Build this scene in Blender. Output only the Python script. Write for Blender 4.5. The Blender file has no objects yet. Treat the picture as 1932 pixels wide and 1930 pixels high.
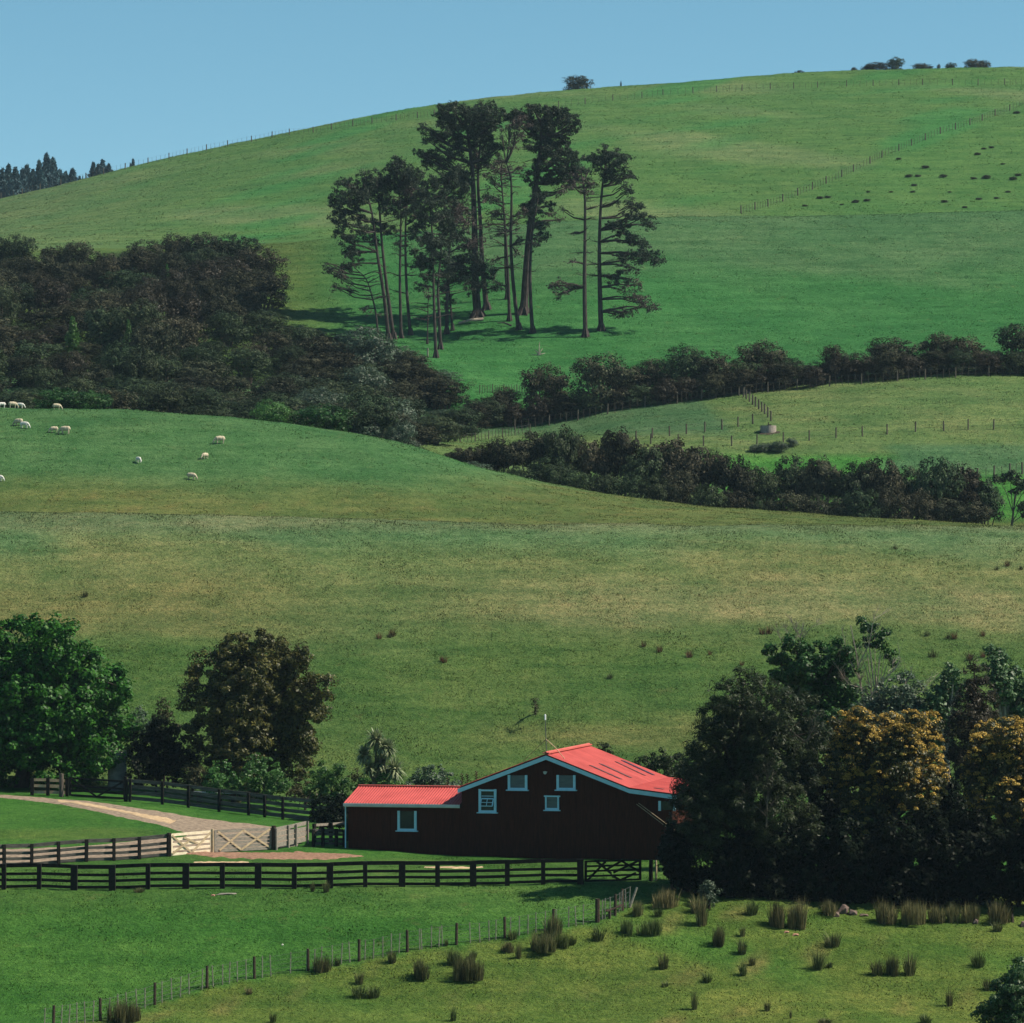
import bpy, bmesh, math, random
import numpy as np
from mathutils import Vector, noise as mnoise

# ------------------------------------------------------------------ camera, light, exposure
scene = bpy.context.scene
COL = scene.collection
FPX = 7200.0            # focal length counted in picture units (picture = 1932 wide)
PITCH = 0.0192
CX, CY = 966.0, 965.0
cam_d = bpy.data.cameras.new("camera"); cam = bpy.data.objects.new("camera", cam_d); COL.objects.link(cam)
cam.location = (0, 0, 0); cam.rotation_euler = (math.pi/2 + PITCH, 0, 0)
cam_d.sensor_fit = 'HORIZONTAL'; cam_d.sensor_width = 36.0; cam_d.lens = 36.0*FPX/1932.0
cam_d.clip_start = 1.0; cam_d.clip_end = 9000.0
scene.camera = cam
scene.render.resolution_x = 1024; scene.render.resolution_y = 1023

SUN = Vector((0.80, -0.05, 0.86)).normalized()
sun_d = bpy.data.lights.new("sun", 'SUN'); sun = bpy.data.objects.new("sun", sun_d); COL.objects.link(sun)
sun_d.energy = 4.2; sun_d.angle = math.radians(0.5); sun_d.color = (1.0, 0.90, 0.74)
sun.rotation_euler = SUN.to_track_quat('Z', 'Y').to_euler()
sun.location = (0, 0, 200)

world = bpy.data.worlds.new("World"); scene.world = world; world.use_nodes = True
wn = world.node_tree; wn.nodes.clear()
sky = wn.nodes.new('ShaderNodeTexSky'); sky.sky_type = 'NISHITA'; sky.sun_disc = False
sky.sun_elevation = math.asin(SUN.z); sky.sun_rotation = math.atan2(SUN.x, SUN.y)
sky.air_density = 1.0; sky.dust_density = 0.0; sky.ozone_density = 3.0; sky.altitude = 3000
hs = wn.nodes.new('ShaderNodeHueSaturation'); hs.inputs['Hue'].default_value = 0.468; hs.inputs['Saturation'].default_value = 1.08
bg = wn.nodes.new('ShaderNodeBackground'); bg.inputs['Strength'].default_value = 0.064
wo = wn.nodes.new('ShaderNodeOutputWorld')
wn.links.new(sky.outputs[0], hs.inputs['Color']); wn.links.new(hs.outputs[0], bg.inputs['Color']); wn.links.new(bg.outputs[0], wo.inputs['Surface'])
scene.view_settings.view_transform = 'Standard'; scene.view_settings.look = 'None'
scene.view_settings.exposure = 0.84; scene.view_settings.gamma = 1.0
HAZE = 0.00006

R = random.Random(11); NR = np.random.default_rng(7)

# ------------------------------------------------------------------ picture <-> place
cp, sp = math.cos(PITCH), math.sin(PITCH)
def ray(px, v):
    a = (px-CX)/FPX; b = (CY-v)/FPX
    dy = cp - b*sp; dz = sp + b*cp
    return a/dy, dz/dy           # x and z gained per metre of depth
def at(px, v, Y):
    a, b = ray(px, v); return Vector((a*Y, Y, b*Y))
def project(x, y, z):
    d = y*cp + z*sp; u = -y*sp + z*cp
    return CX + FPX*x/d, CY - FPX*u/d

# ------------------------------------------------------------------ terrain
def pchip_cols(xk, yk, x):
    xk = np.asarray(xk, float); yk = np.asarray(yk, float)
    h = np.diff(xk); dl = np.diff(yk)/h
    m = np.zeros(len(xk)); m[0] = dl[0]; m[-1] = dl[-1]
    m[1:-1] = (dl[:-1]*h[1:]+dl[1:]*h[:-1])/(h[1:]+h[:-1])
    x = np.clip(x, xk[0], xk[-1]); i = np.clip(np.searchsorted(xk, x)-1, 0, len(xk)-2)
    t = (x-xk[i])/h[i]
    return ((1+2*t)*(1-t)**2)*yk[i] + t*(1-t)**2*h[i]*m[i] + t*t*(3-2*t)*yk[i+1] + t*t*(t-1)*h[i]*m[i+1]
CREST_C = [(-400,775),(0,770),(300,778),(500,795),(750,835),(900,880),(1100,925),(1300,952),(1600,975),(1850,991),(1932,996),(2300,1010)]
SKYL = [(-400,460),(0,378),(100,355),(230,322),(350,295),(520,258),(650,232),(800,205),(950,185),(1100,172),(1250,160),(1400,149),(1600,137),(1800,131),(1932,130),(2300,132)]
CREASE = [(-400,480),(0,476),(300,470),(450,466),(700,443),(1000,422),(1240,413),(1400,408),(1932,398),(2300,392)]
CREST_B = [(-400,958),(0,965),(500,974),(1000,988),(1300,990),(1932,993),(2300,996)]
def sh(kn, d): return [(a, b+(d(a) if callable(d) else d)) for a, b in kn]
ROWS = [   # depth, either ('v', curve) or ('z', height)
 (-60, 'z', 2.0), (0, 'z', -1.9), (25, 'z', -5.0), (70, 'z', -15.0), (120, 'z', -19.5), (150, 'z', -20.0),
 (168, 'v', [(-400,1935),(0,1932),(1000,1930),(1932,1928),(2300,1928)]),
 (186, 'v', [(-400,1678),(0,1677),(650,1672),(1100,1668),(1300,1672),(1600,1688),(1932,1700),(2300,1700)]),
 (196, 'v', [(-400,1632),(0,1626),(300,1621),(650,1626),(1000,1630),(1300,1632),(1600,1645),(1932,1655),(2300,1660)]),
 (203, 'v', [(-400,1585),(0,1578),(300,1584),(650,1600),(1000,1611),(1300,1612),(1600,1618),(1932,1625),(2300,1630)]),
 (222, 'v', [(-400,1505),(0,1509),(244,1512),(600,1545),(1000,1560),(1300,1562),(1932,1575),(2300,1575)]),
 (234, 'v', [(-400,1470),(0,1470),(600,1490),(1000,1500),(1300,1490),(1932,1490),(2300,1490)]),
 (262, 'v', [(-400,1180),(0,1185),(600,1190),(1000,1192),(1300,1190),(1932,1190),(2300,1190)]),
 (288, 'v', CREST_B),
 (295, 'v', sh(CREST_B, 16)),
 (305, 'v', sh(CREST_B, 8)),
 (348, 'v', CREST_C),
 (358, 'v', sh(CREST_C, 26)),
 (378, 'v', sh(CREST_C, 34)),
 (392, 'v', [(-400,785),(0,785),(500,805),(800,850),(1000,875),(1300,892),(1600,900),(1932,908),(2300,915)]),
 (432, 'v', [(-400,700),(0,715),(500,745),(800,800),(971,811),(1200,771),(1400,748),(1600,728),(1800,713),(1932,709),(2300,700)]),
 (446, 'v', [(-400,660),(0,668),(400,685),(700,705),(850,728),(1000,752),(1200,742),(1400,722),(1600,706),(1932,690),(2300,680)]),
 (480, 'v', [(-400,600),(0,602),(400,610),(600,628),(800,638),(1000,628),(1130,626),(1300,628),(1600,622),(1932,612),(2300,605)]),
 (560, 'v', CREASE),
 (580, 'v', sh(CREASE, lambda a: 12 if a > 900 else (6 if a > 600 else -3))),
 (660, 'v', sh(CREASE, lambda a: 5 if a > 900 else (0 if a > 600 else -10))),
 (780, 'v', [(-400,468),(0,420),(230,385),(520,335),(800,288),(1100,262),(1400,245),(1932,228),(2300,226)]),
 (860, 'v', [(-400,462),(0,390),(230,336),(520,274),(800,224),(1100,193),(1400,174),(1932,160),(2300,162)]),
 (900, 'v', SKYL),
 (960, 'dz', -9.0), (1150, 'dz', -45.0), (1500, 'z', -40.0), (3000, 'z', -60.0), (7000, 'z', -90.0)]
YK = np.array([r[0] for r in ROWS], float)
NS = [(R.uniform(0, 6.28), R.uniform(0, 6.28)) for _ in range(40)]
def undul(x, y, L, s):
    o = 0
    for i in range(5):
        a, p = NS[(i+s) % 40]; k = 6.283/(L*(0.6+0.25*i))
        o = o + np.sin((x*math.cos(a)+y*math.sin(a))*k + p)
    return o/5
def H(x, y):
    x = np.atleast_1d(np.asarray(x, float)); y = np.atleast_1d(np.asarray(y, float))
    c = CX + FPX*x/np.maximum(y, 120.0)
    vals = []; last = None
    for Y, k, d in ROWS:
        if k == 'v':
            v = pchip_cols([q[0] for q in d], [q[1] for q in d], c)
            b = (CY-v)/FPX; z = Y*(sp+b*cp)/(cp-b*sp); last = z
        elif k == 'dz': z = last + d
        else: z = np.full_like(c, d)
        vals.append(z)
    V = np.array(vals); h = np.diff(YK)[:, None]; dl = np.diff(V, axis=0)/h
    m = np.zeros_like(V); m[0] = dl[0]; m[-1] = dl[-1]
    w1 = 2*h[1:]+h[:-1]; w2 = h[1:]+2*h[:-1]
    same = (dl[:-1]*dl[1:]) > 0
    with np.errstate(divide='ignore', invalid='ignore'):
        mm = (w1+w2)/(w1/dl[:-1]+w2/dl[1:])
    m[1:-1] = np.where(same, mm, 0)
    i = np.clip(np.searchsorted(YK, y)-1, 0, len(YK)-2); n = np.arange(len(y))
    hh = np.diff(YK)[i]; t = np.clip((y-YK[i])/hh, 0, 1)
    z = ((1+2*t)*(1-t)**2)*V[i, n] + t*(1-t)**2*hh*m[i, n] + t*t*(3-2*t)*V[i+1, n] + t*t*(t-1)*hh*m[i+1, n]
    amp = np.clip((y-100)/60, 0, 1)
    z = z + amp*(0.035*undul(x, y, 2.3, 0) + 0.07*undul(x, y, 6, 7)) + np.where(y > 240, 0.10*undul(x, y, 11, 13), 0) + np.where(y > 420, 0.3*undul(x, y, 30, 20), 0)
    return z
def h1(x, y): return float(H(x, y)[0])
def ghit(px, v, ya, yb):
    Y = np.linspace(ya, yb, 500); a, b = ray(px, v)
    g = H(a*Y, Y) - b*Y
    s = np.where(g >= 0)[0]
    if len(s) == 0: j = int(np.argmax(g))
    else:
        j = s[0]
        if j > 0:
            t = -g[j-1]/(g[j]-g[j-1]); yy = Y[j-1]+t*(Y[j]-Y[j-1]); return Vector((a*yy, yy, h1(a*yy, yy)))
    return Vector((a*Y[j], Y[j], h1(a*Y[j], Y[j])))
def gat(px, Y):                  # ground point in the direction px at depth Y
    x = (px-CX)/FPX*Y; return Vector((x, Y, h1(x, Y)))

# ------------------------------------------------------------------ materials
def newmat(name):
    m = bpy.data.materials.new(name); m.use_nodes = True; nt = m.node_tree; nt.nodes.clear()
    return m, nt, nt.nodes.new('ShaderNodeOutputMaterial')
def N(nt, t, **kw):
    n = nt.nodes.new(t)
    for k, v in kw.items():
        if k in n.inputs: n.inputs[k].default_value = v
        else: setattr(n, k, v)
    return n
def noisen(nt, scale, detail=3, rough=0.55, vec=None):
    n = N(nt, 'ShaderNodeTexNoise'); n.inputs['Scale'].default_value = scale; n.inputs['Detail'].default_value = detail; n.inputs['Roughness'].default_value = rough
    if vec: nt.links.new(vec, n.inputs['Vector'])
    return n
def ramp(nt, src, stops):
    r = N(nt, 'ShaderNodeValToRGB'); e = r.color_ramp.elements
    e[0].position, e[0].color = stops[0][0], (*stops[0][1], 1); e[1].position, e[1].color = stops[-1][0], (*stops[-1][1], 1)
    for p, c in stops[1:-1]:
        q = e.new(p); q.color = (*c, 1)
    nt.links.new(src, r.inputs[0]); return r
def worldpos(nt): return N(nt, 'ShaderNodeNewGeometry').outputs['Position']
def solid(name, c1, c2, scale=4, rough=0.8, spec=0.3, bump=0.3, stretch=None):
    m, nt, out = newmat(name); tc = N(nt, 'ShaderNodeTexCoord'); vec = tc.outputs['Object']
    if stretch:
        mp = N(nt, 'ShaderNodeMapping'); mp.inputs['Scale'].default_value = stretch; nt.links.new(vec, mp.inputs[0]); vec = mp.outputs[0]
    n = noisen(nt, scale, 5, 0.65, vec); r = ramp(nt, n.outputs[0], [(0.3, c1), (0.7, c2)])
    p = N(nt, 'ShaderNodeBsdfPrincipled'); p.inputs['Roughness'].default_value = rough; p.inputs['Specular IOR Level'].default_value = spec
    nt.links.new(r.outputs[0], p.inputs['Base Color'])
    if bump:
        b = N(nt, 'ShaderNodeBump'); b.inputs['Strength'].default_value = bump; b.inputs['Distance'].default_value = 0.02
        nt.links.new(n.outputs[0], b.inputs['Height']); nt.links.new(b.outputs[0], p.inputs['Normal'])
    nt.links.new(p.outputs[0], out.inputs[0]); return m
def foliage(name, dark, mid, light, gloss=0.25, trans=0.25, objvar=0.25):
    m, nt, out = newmat(name)
    at_ = N(nt, 'ShaderNodeAttribute'); at_.attribute_name = 'var'
    nz = noisen(nt, 0.9, 2, 0.5, worldpos(nt))
    a = N(nt, 'ShaderNodeMath', operation='MULTIPLY_ADD'); a.inputs[1].default_value = 0.55; nt.links.new(at_.outputs['Fac'], a.inputs[0])
    a2 = N(nt, 'ShaderNodeMath', operation='MULTIPLY'); a2.inputs[1].default_value = 0.5; nt.links.new(nz.outputs[0], a2.inputs[0]); nt.links.new(a2.outputs[0], a.inputs[2])
    r = ramp(nt, a.outputs[0], [(0.12, dark), (0.5, mid), (0.9, light)])
    oi = N(nt, 'ShaderNodeObjectInfo'); hsv = N(nt, 'ShaderNodeHueSaturation')
    mr = N(nt, 'ShaderNodeMapRange'); mr.inputs['To Min'].default_value = 1-objvar; mr.inputs['To Max'].default_value = 1+objvar
    nt.links.new(oi.outputs['Random'], mr.inputs[0]); nt.links.new(mr.outputs[0], hsv.inputs['Value'])
    mr2 = N(nt, 'ShaderNodeMapRange'); mr2.inputs['To Min'].default_value = 0.5-objvar*0.09; mr2.inputs['To Max'].default_value = 0.5+objvar*0.09
    mu = N(nt, 'ShaderNodeMath', operation='FRACT'); mm = N(nt, 'ShaderNodeMath', operation='MULTIPLY'); mm.inputs[1].default_value = 7.31
    nt.links.new(oi.outputs['Random'], mm.inputs[0]); nt.links.new(mm.outputs[0], mu.inputs[0]); nt.links.new(mu.outputs[0], mr2.inputs[0]); nt.links.new(mr2.outputs[0], hsv.inputs['Hue'])
    nt.links.new(r.outputs[0], hsv.inputs['Color'])
    p = N(nt, 'ShaderNodeBsdfPrincipled'); p.inputs['Roughness'].default_value = 0.5; p.inputs['Specular IOR Level'].default_value = gloss
    t = N(nt, 'ShaderNodeBsdfTranslucent'); mx = N(nt, 'ShaderNodeMixShader'); mx.inputs[0].default_value = trans
    nt.links.new(hsv.outputs[0], p.inputs['Base Color']); nt.links.new(hsv.outputs[0], t.inputs[0])
    nt.links.new(p.outputs[0], mx.inputs[1]); nt.links.new(t.outputs[0], mx.inputs[2]); nt.links.new(mx.outputs[0], out.inputs[0]); return m
def grassmat(name, fine=True):
    m, nt, out = newmat(name); pos = worldpos(nt)
    at_ = N(nt, 'ShaderNodeAttribute'); at_.attribute_name = 'tint'; col = at_.outputs['Color']
    def mul(col, sc, lo, hi, det=3, ro=0.6):
        n = noisen(nt, sc, det, ro, pos); r = ramp(nt, n.outputs[0], [(0.38, lo), (0.5, tuple((a+b)/2 for a, b in zip(lo, hi))), (0.62, hi)])
        x = N(nt, 'ShaderNodeMix', data_type='RGBA', blend_type='MULTIPLY'); x.inputs[0].default_value = 1
        nt.links.new(col, x.inputs[6]); nt.links.new(r.outputs[0], x.inputs[7]); return x.outputs[2]
    col = mul(col, 0.07, (0.86, 0.95, 0.90), (1.14, 1.05, 1.06))
    col = mul(col, 0.30, (0.80, 0.90, 0.84), (1.22, 1.11, 1.16), 6, 0.8)
    if fine:
        col = mul(col, 1.6, (0.74, 0.82, 0.78), (1.28, 1.19, 1.22), 5, 0.75)
        mp = N(nt, 'ShaderNodeMapping'); mp.inputs['Scale'].default_value = (0.09, 0.09, 1.5); nt.links.new(pos, mp.inputs[0]); p0_ = pos; pos = mp.outputs[0]
        col = mul(col, 1.0, (0.80, 0.88, 0.84), (1.2, 1.12, 1.14), 4, 0.6); pos = p0_
        col = mul(col, 7.0, (0.76, 0.80, 0.78), (1.25, 1.2, 1.22), 3, 0.7)
        # thin seedhead patches
        n = noisen(nt, 0.55, 6, 0.8, pos); r = ramp(nt, n.outputs[0], [(0.58, (0, 0, 0)), (0.74, (0.4, 0.4, 0.4))])
        x = N(nt, 'ShaderNodeMix', data_type='RGBA'); nt.links.new(r.outputs[0], x.inputs[0]); nt.links.new(col, x.inputs[6]); x.inputs[7].default_value = (0.16, 0.14, 0.055, 1); col = x.outputs[2]
    p = N(nt, 'ShaderNodeBsdfPrincipled'); p.inputs['Roughness'].default_value = 0.85; p.inputs['Specular IOR Level'].default_value = 0.08
    nt.links.new(col, p.inputs['Base Color'])
    if fine:
        n1 = noisen(nt, 3.5, 4, 0.8, pos); b = N(nt, 'ShaderNodeBump'); b.inputs['Strength'].default_value = 0.7; b.inputs['Distance'].default_value = 0.4
        nt.links.new(n1.outputs[0], b.inputs['Height']); nt.links.new(b.outputs[0], p.inputs['Normal'])
    nt.links.new(p.outputs[0], out.inputs[0]); return m

M = {}
M['ground'] = grassmat('pasture'); M['blade'] = grassmat('grass_blades', False)
M['gravel'] = solid('gravel', (0.11, 0.082, 0.062), (0.34, 0.265, 0.195), 4, 0.95, 0.2, 0.6)
M['dirt'] = solid('sandy_dirt', (0.30, 0.20, 0.12), (0.58, 0.44, 0.28), 4, 0.95, 0.1, 0.4)
M['black_wood'] = solid('black_stained_wood', (0.004, 0.0045, 0.004), (0.016, 0.015, 0.013), 6, 0.85, 0.15, 0.3, (1, 1, 1))
M['grey_wood'] = solid('weathered_wood', (0.13, 0.125, 0.115), (0.30, 0.27, 0.22), 7, 0.85, 0.2, 0.3, (0.4, 1, 3))
M['rail_wood'] = solid('worn_dark_wood', (0.03, 0.03, 0.028), (0.14, 0.13, 0.115), 5, 0.85, 0.2, 0.3, (0.4, 1, 3))
M['pale_wood'] = solid('pale_cream_wood', (0.62, 0.50, 0.34), (0.90, 0.80, 0.62), 5, 0.8, 0.2, 0.3, (0.5, 1, 3))
M['tan_wood'] = solid('tan_wood', (0.34, 0.26, 0.16), (0.52, 0.42, 0.28), 5, 0.8, 0.2, 0.3)
M['post_wood'] = solid('old_post_wood', (0.022, 0.018, 0.014), (0.075, 0.055, 0.04), 9, 0.9, 0.15, 0.5)
M['batten'] = solid('grey_batten', (0.12, 0.115, 0.09), (0.34, 0.32, 0.26), 9, 0.9, 0.2, 0.3)
M['far_post'] = solid('far_post_wood', (0.05, 0.045, 0.035), (0.13, 0.11, 0.085), 3, 0.9, 0.2, 0)
M['wire'] = solid('galvanised_wire', (0.06, 0.07, 0.065), (0.14, 0.15, 0.14), 2, 0.5, 0.4, 0)
M['barn_wall'] = solid('dark_brown_boards', (0.030, 0.0070, 0.0034), (0.075, 0.017, 0.0085), 3, 0.85, 0.15, 0.25, (6, 6, 0.5))
M['roof'] = solid('red_roof_paint', (0.33, 0.045, 0.042), (0.49, 0.080, 0.072), 0.9, 0.62, 0.3, 0.05)
M['ridge_red'] = solid('red_ridge_cap', (0.42, 0.085, 0.07), (0.55, 0.13, 0.105), 2, 0.6, 0.3, 0)
M['skylight'] = solid('grimy_skylight', (0.04, 0.03, 0.035), (0.17, 0.06, 0.06), 2.5, 0.7, 0.3, 0)
M['skylight_dark'] = solid('dark_skylight', (0.01, 0.012, 0.03), (0.03, 0.03, 0.06), 2.5, 0.5, 0.3, 0)
M['trim'] = solid('skylit_blue_trim', (0.36, 0.62, 0.76), (0.46, 0.74, 0.88), 3, 0.6, 0.3, 0.05)  # blue skylight of the shaded front put into the trim colour
M['gutter'] = solid('grey_white_gutter', (0.42, 0.45, 0.46), (0.6, 0.62, 0.62), 2, 0.6, 0.3, 0.05)
M['pane'] = solid('dark_glass', (0.012, 0.02, 0.022), (0.035, 0.05, 0.055), 1.5, 0.15, 0.5, 0)
M['curtain_pane'] = solid('curtained_glass', (0.05, 0.075, 0.09), (0.11, 0.14, 0.15), 2.5, 0.3, 0.5, 0, (0.6, 1, 4))
M['bark'] = solid('grey_brown_bark', (0.05, 0.042, 0.035), (0.15, 0.125, 0.105), 4, 0.95, 0.1, 0.8, (2, 2, 0.5))
M['pine_bark'] = solid('pine_bark', (0.018, 0.015, 0.014), (0.085, 0.07, 0.065), 2.2, 0.95, 0.1, 0.8, (2, 2, 0.5))
M['pale_bark'] = solid('pale_bark', (0.20, 0.17, 0.14), (0.42, 0.36, 0.30), 3, 0.9, 0.1, 0.3)
M['dark_bark'] = solid('dark_bark', (0.015, 0.013, 0.011), (0.05, 0.04, 0.032), 3, 0.9, 0.1, 0.3)
M['rock'] = solid('reddish_rock', (0.05, 0.036, 0.032), (0.19, 0.14, 0.12), 3.5, 0.9, 0.2, 0.8)
M['pink_stone'] = solid('pinkish_stone', (0.22, 0.10, 0.07), (0.45, 0.25, 0.18), 5, 0.9, 0.2, 0.4)
M['concrete'] = solid('trough_concrete', (0.20, 0.17, 0.15), (0.36, 0.31, 0.27), 3, 0.9, 0.2, 0.3)
M['water'] = solid('trough_water', (0.02, 0.03, 0.03), (0.04, 0.06, 0.06), 1, 0.1, 0.5, 0)
M['wool'] = solid('cream_wool', (0.34, 0.285, 0.20), (0.62, 0.54, 0.41), 9, 0.95, 0.1, 0.6)
M['shorn'] = solid('white_shorn_wool', (0.52, 0.50, 0.46), (0.72, 0.70, 0.65), 9, 0.95, 0.1, 0.2)
M['tank'] = solid('corrugated_tank_iron', (0.10, 0.10, 0.10), (0.26, 0.25, 0.23), 2, 0.6, 0.4, 0.1)
M['sheet'] = solid('pale_metal_sheet', (0.30, 0.36, 0.38), (0.5, 0.55, 0.58), 2, 0.5, 0.4, 0)
M['white_plastic'] = solid('white_plastic', (0.7, 0.72, 0.74), (0.85, 0.86, 0.88), 2, 0.4, 0.4, 0)
G = {}
G['glossy_green'] = foliage('glossy_green_leaves', (0.004, 0.020, 0.003), (0.018, 0.092, 0.008), (0.065, 0.21, 0.022), 0.22, 0.3, 0.0)
G['olive_brown'] = foliage('olive_brown_leaves', (0.007, 0.010, 0.002), (0.038, 0.044, 0.009), (0.135, 0.125, 0.026), 0.25, 0.2, 0.0)
G['feathery'] = foliage('feathery_dark_leaves', (0.004, 0.008, 0.003), (0.015, 0.028, 0.008), (0.045, 0.062, 0.018), 0.2, 0.2, 0.05)
G['ivy'] = foliage('ivy_leaves', (0.004, 0.016, 0.004), (0.014, 0.060, 0.010), (0.045, 0.13, 0.022), 0.25, 0.2, 0.05)
G['greygreen'] = foliage('grey_green_leaves', (0.012, 0.026, 0.016), (0.05, 0.085, 0.05), (0.13, 0.19, 0.12), 0.4, 0.25, 0.12)
G['poplar'] = foliage('poplar_leaves', (0.008, 0.025, 0.008), (0.03, 0.085, 0.024), (0.13, 0.21, 0.09), 0.35, 0.3, 0.05)
G['brown_dark'] = foliage('dark_brown_leaves', (0.005, 0.005, 0.003), (0.022, 0.019, 0.010), (0.056, 0.046, 0.024), 0.2, 0.2, 0.1)
G['golden'] = foliage('golden_blossom', (0.10, 0.062, 0.012), (0.38, 0.24, 0.05), (0.66, 0.46, 0.12), 0.15, 0.15, 0.05)
G['goldleaf'] = foliage('dark_leaves_of_golden_tree', (0.007, 0.011, 0.004), (0.034, 0.040, 0.011), (0.10, 0.095, 0.024), 0.3, 0.2, 0.05)
G['shade'] = foliage('dark_leaves_with_shade', (0.0015, 0.003, 0.0015), (0.004, 0.008, 0.0035), (0.010, 0.018, 0.007), 0.05, 0.05, 0.2)  # near-black colour carries the shade under the right-hand trees
G['bright'] = foliage('bright_green_leaves', (0.010, 0.035, 0.008), (0.04, 0.12, 0.022), (0.10, 0.22, 0.05), 0.35, 0.3, 0.15)
G['scrub'] = foliage('brown_scrub_leaves', (0.004, 0.006, 0.0035), (0.026, 0.030, 0.017), (0.105, 0.100, 0.060), 0.05, 0.10, 0.42)
G['scrub_green'] = foliage('green_scrub_leaves', (0.006, 0.012, 0.006), (0.025, 0.042, 0.019), (0.078, 0.105, 0.048), 0.08, 0.15, 0.3)
G['pine'] = foliage('pine_needles', (0.009, 0.016, 0.011), (0.030, 0.046, 0.030), (0.075, 0.095, 0.065), 0.08, 0.2, 0.15)
G['pine_dry'] = foliage('dry_pine_needles', (0.03, 0.024, 0.022), (0.075, 0.058, 0.052), (0.13, 0.10, 0.09), 0.1, 0.1, 0.1)
G['conifer'] = foliage('hazy_conifer_needles', (0.014, 0.036, 0.044), (0.036, 0.080, 0.094), (0.06, 0.12, 0.13), 0.1, 0.1, 0.15)  # blue of the distance haze put into the needle colour
G['rush'] = foliage('rush_stems', (0.020, 0.027, 0.010), (0.075, 0.090, 0.034), (0.21, 0.19, 0.085), 0.2, 0.15, 0.25)
G['rush_tan'] = foliage('tan_rush_stems', (0.03, 0.032, 0.013), (0.12, 0.115, 0.048), (0.29, 0.25, 0.125), 0.2, 0.15, 0.15)
G['rush_green'] = foliage('green_rush_stems', (0.018, 0.030, 0.010), (0.06, 0.09, 0.028), (0.16, 0.19, 0.065), 0.2, 0.15, 0.15)
G['cabbage'] = foliage('strap_leaves', (0.03, 0.05, 0.016), (0.13, 0.18, 0.08), (0.42, 0.44, 0.26), 0.5, 0.15, 0.0)
G['redweed'] = foliage('red_brown_seedheads', (0.04, 0.02, 0.012), (0.10, 0.05, 0.03), (0.18, 0.09, 0.055), 0.1, 0.15, 0.2)
G['gorse'] = foliage('gorse_leaves', (0.022, 0.032, 0.013), (0.045, 0.06, 0.026), (0.08, 0.085, 0.042), 0.1, 0.15, 0.2)
G['weed'] = foliage('dark_weed_leaves', (0.012, 0.018, 0.008), (0.045, 0.05, 0.022), (0.10, 0.095, 0.045), 0.1, 0.15, 0.2)

# ------------------------------------------------------------------ mesh helpers
class MB:
    def __init__(s): s.v = []; s.f = []
    def add(s, vs, fs):
        o = len(s.v); s.v.extend([tuple(q) for q in vs]); s.f.extend([tuple(i+o for i in f) for f in fs])
    def beam(s, p0, p1, w, h, up=(0, 0, 1)):       # w across, h along up
        p0 = Vector(p0); p1 = Vector(p1); d = (p1-p0).normalized(); up = Vector(up)
        side = d.cross(up)
        if side.length < 1e-4: side = d.cross(Vector((0, 1, 0)))
        side.normalize(); u = side.cross(d).normalized()
        vs = []
        for p in (p0, p1):
            for a, b in ((-1, -1), (1, -1), (1, 1), (-1, 1)): vs.append(p + side*(a*w/2) + u*(b*h/2))
        s.add(vs, [(0, 1, 2, 3), (7, 6, 5, 4), (0, 4, 5, 1), (1, 5, 6, 2), (2, 6, 7, 3), (3, 7, 4, 0)])
    def tube(s, path, rad, n=6):
        path = [Vector(p) for p in path]; k = len(path); rings = []
        for i, p in enumerate(path):
            d = (path[min(i+1, k-1)]-path[max(i-1, 0)]).normalized()
            a = d.cross(Vector((0.13, 1, 0.07)));
            if a.length < 1e-3: a = d.cross(Vector((1, 0, 0)))
            a.normalize(); b = d.cross(a); r = rad[i] if hasattr(rad, '__len__') else rad
            rings.append([p + a*(math.cos(6.2832*j/n)*r) + b*(math.sin(6.2832*j/n)*r) for j in range(n)])
        vs = [q for r in rings for q in r]; fs = []
        for i in range(k-1):
            for j in range(n): fs.append((i*n+j, i*n+(j+1) % n, (i+1)*n+(j+1) % n, (i+1)*n+j))
        fs.append(tuple(range(n))[::-1]); fs.append(tuple((k-1)*n+j for j in range(n)))
        s.add(vs, fs)
    def poly(s, pts): s.add(pts, [tuple(range(len(pts)))])
    def prism(s, pts, off):
        off = Vector(off); n = len(pts); a = [Vector(p) for p in pts]; b = [p+off for p in a]
        s.add(a+b, [tuple(range(n))[::-1], tuple(range(n, 2*n))]+[(i, (i+1) % n, n+(i+1) % n, n+i) for i in range(n)])
def mesh_np(name, V, F, var=None, tint=None, smooth=False):
    V = np.asarray(V, dtype=np.float32); me = bpy.data.meshes.new(name)
    F = np.asarray(F, dtype=np.int32); nf, k = F.shape
    me.vertices.add(len(V)); me.vertices.foreach_set('co', V.ravel())
    me.loops.add(nf*k); me.loops.foreach_set('vertex_index', F.ravel())
    me.polygons.add(nf); me.polygons.foreach_set('loop_start', np.arange(0, nf*k, k, dtype=np.int32))
    me.polygons.foreach_set('loop_total', np.full(nf, k, dtype=np.int32))
    me.update(calc_edges=True)
    if smooth: me.polygons.foreach_set('use_smooth', np.ones(nf, dtype=bool))
    if var is not None:
        a = me.attributes.new('var', 'FLOAT', 'POINT'); a.data.foreach_set('value', np.asarray(var, dtype=np.float32))
    if tint is not None:
        a = me.attributes.new('tint', 'FLOAT_COLOR', 'POINT')
        c = np.ones((len(V), 4), dtype=np.float32); c[:, :3] = tint; a.data.foreach_set('color', c.ravel())
    return me
def link(name, me, mat, parent=None, loc=None):
    o = bpy.data.objects.new(name, me); COL.objects.link(o)
    if mat and me is not None and len(me.materials) == 0: me.materials.append(mat)
    if parent is not None: o.parent = parent
    if loc is not None: o.location = loc
    return o
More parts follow.
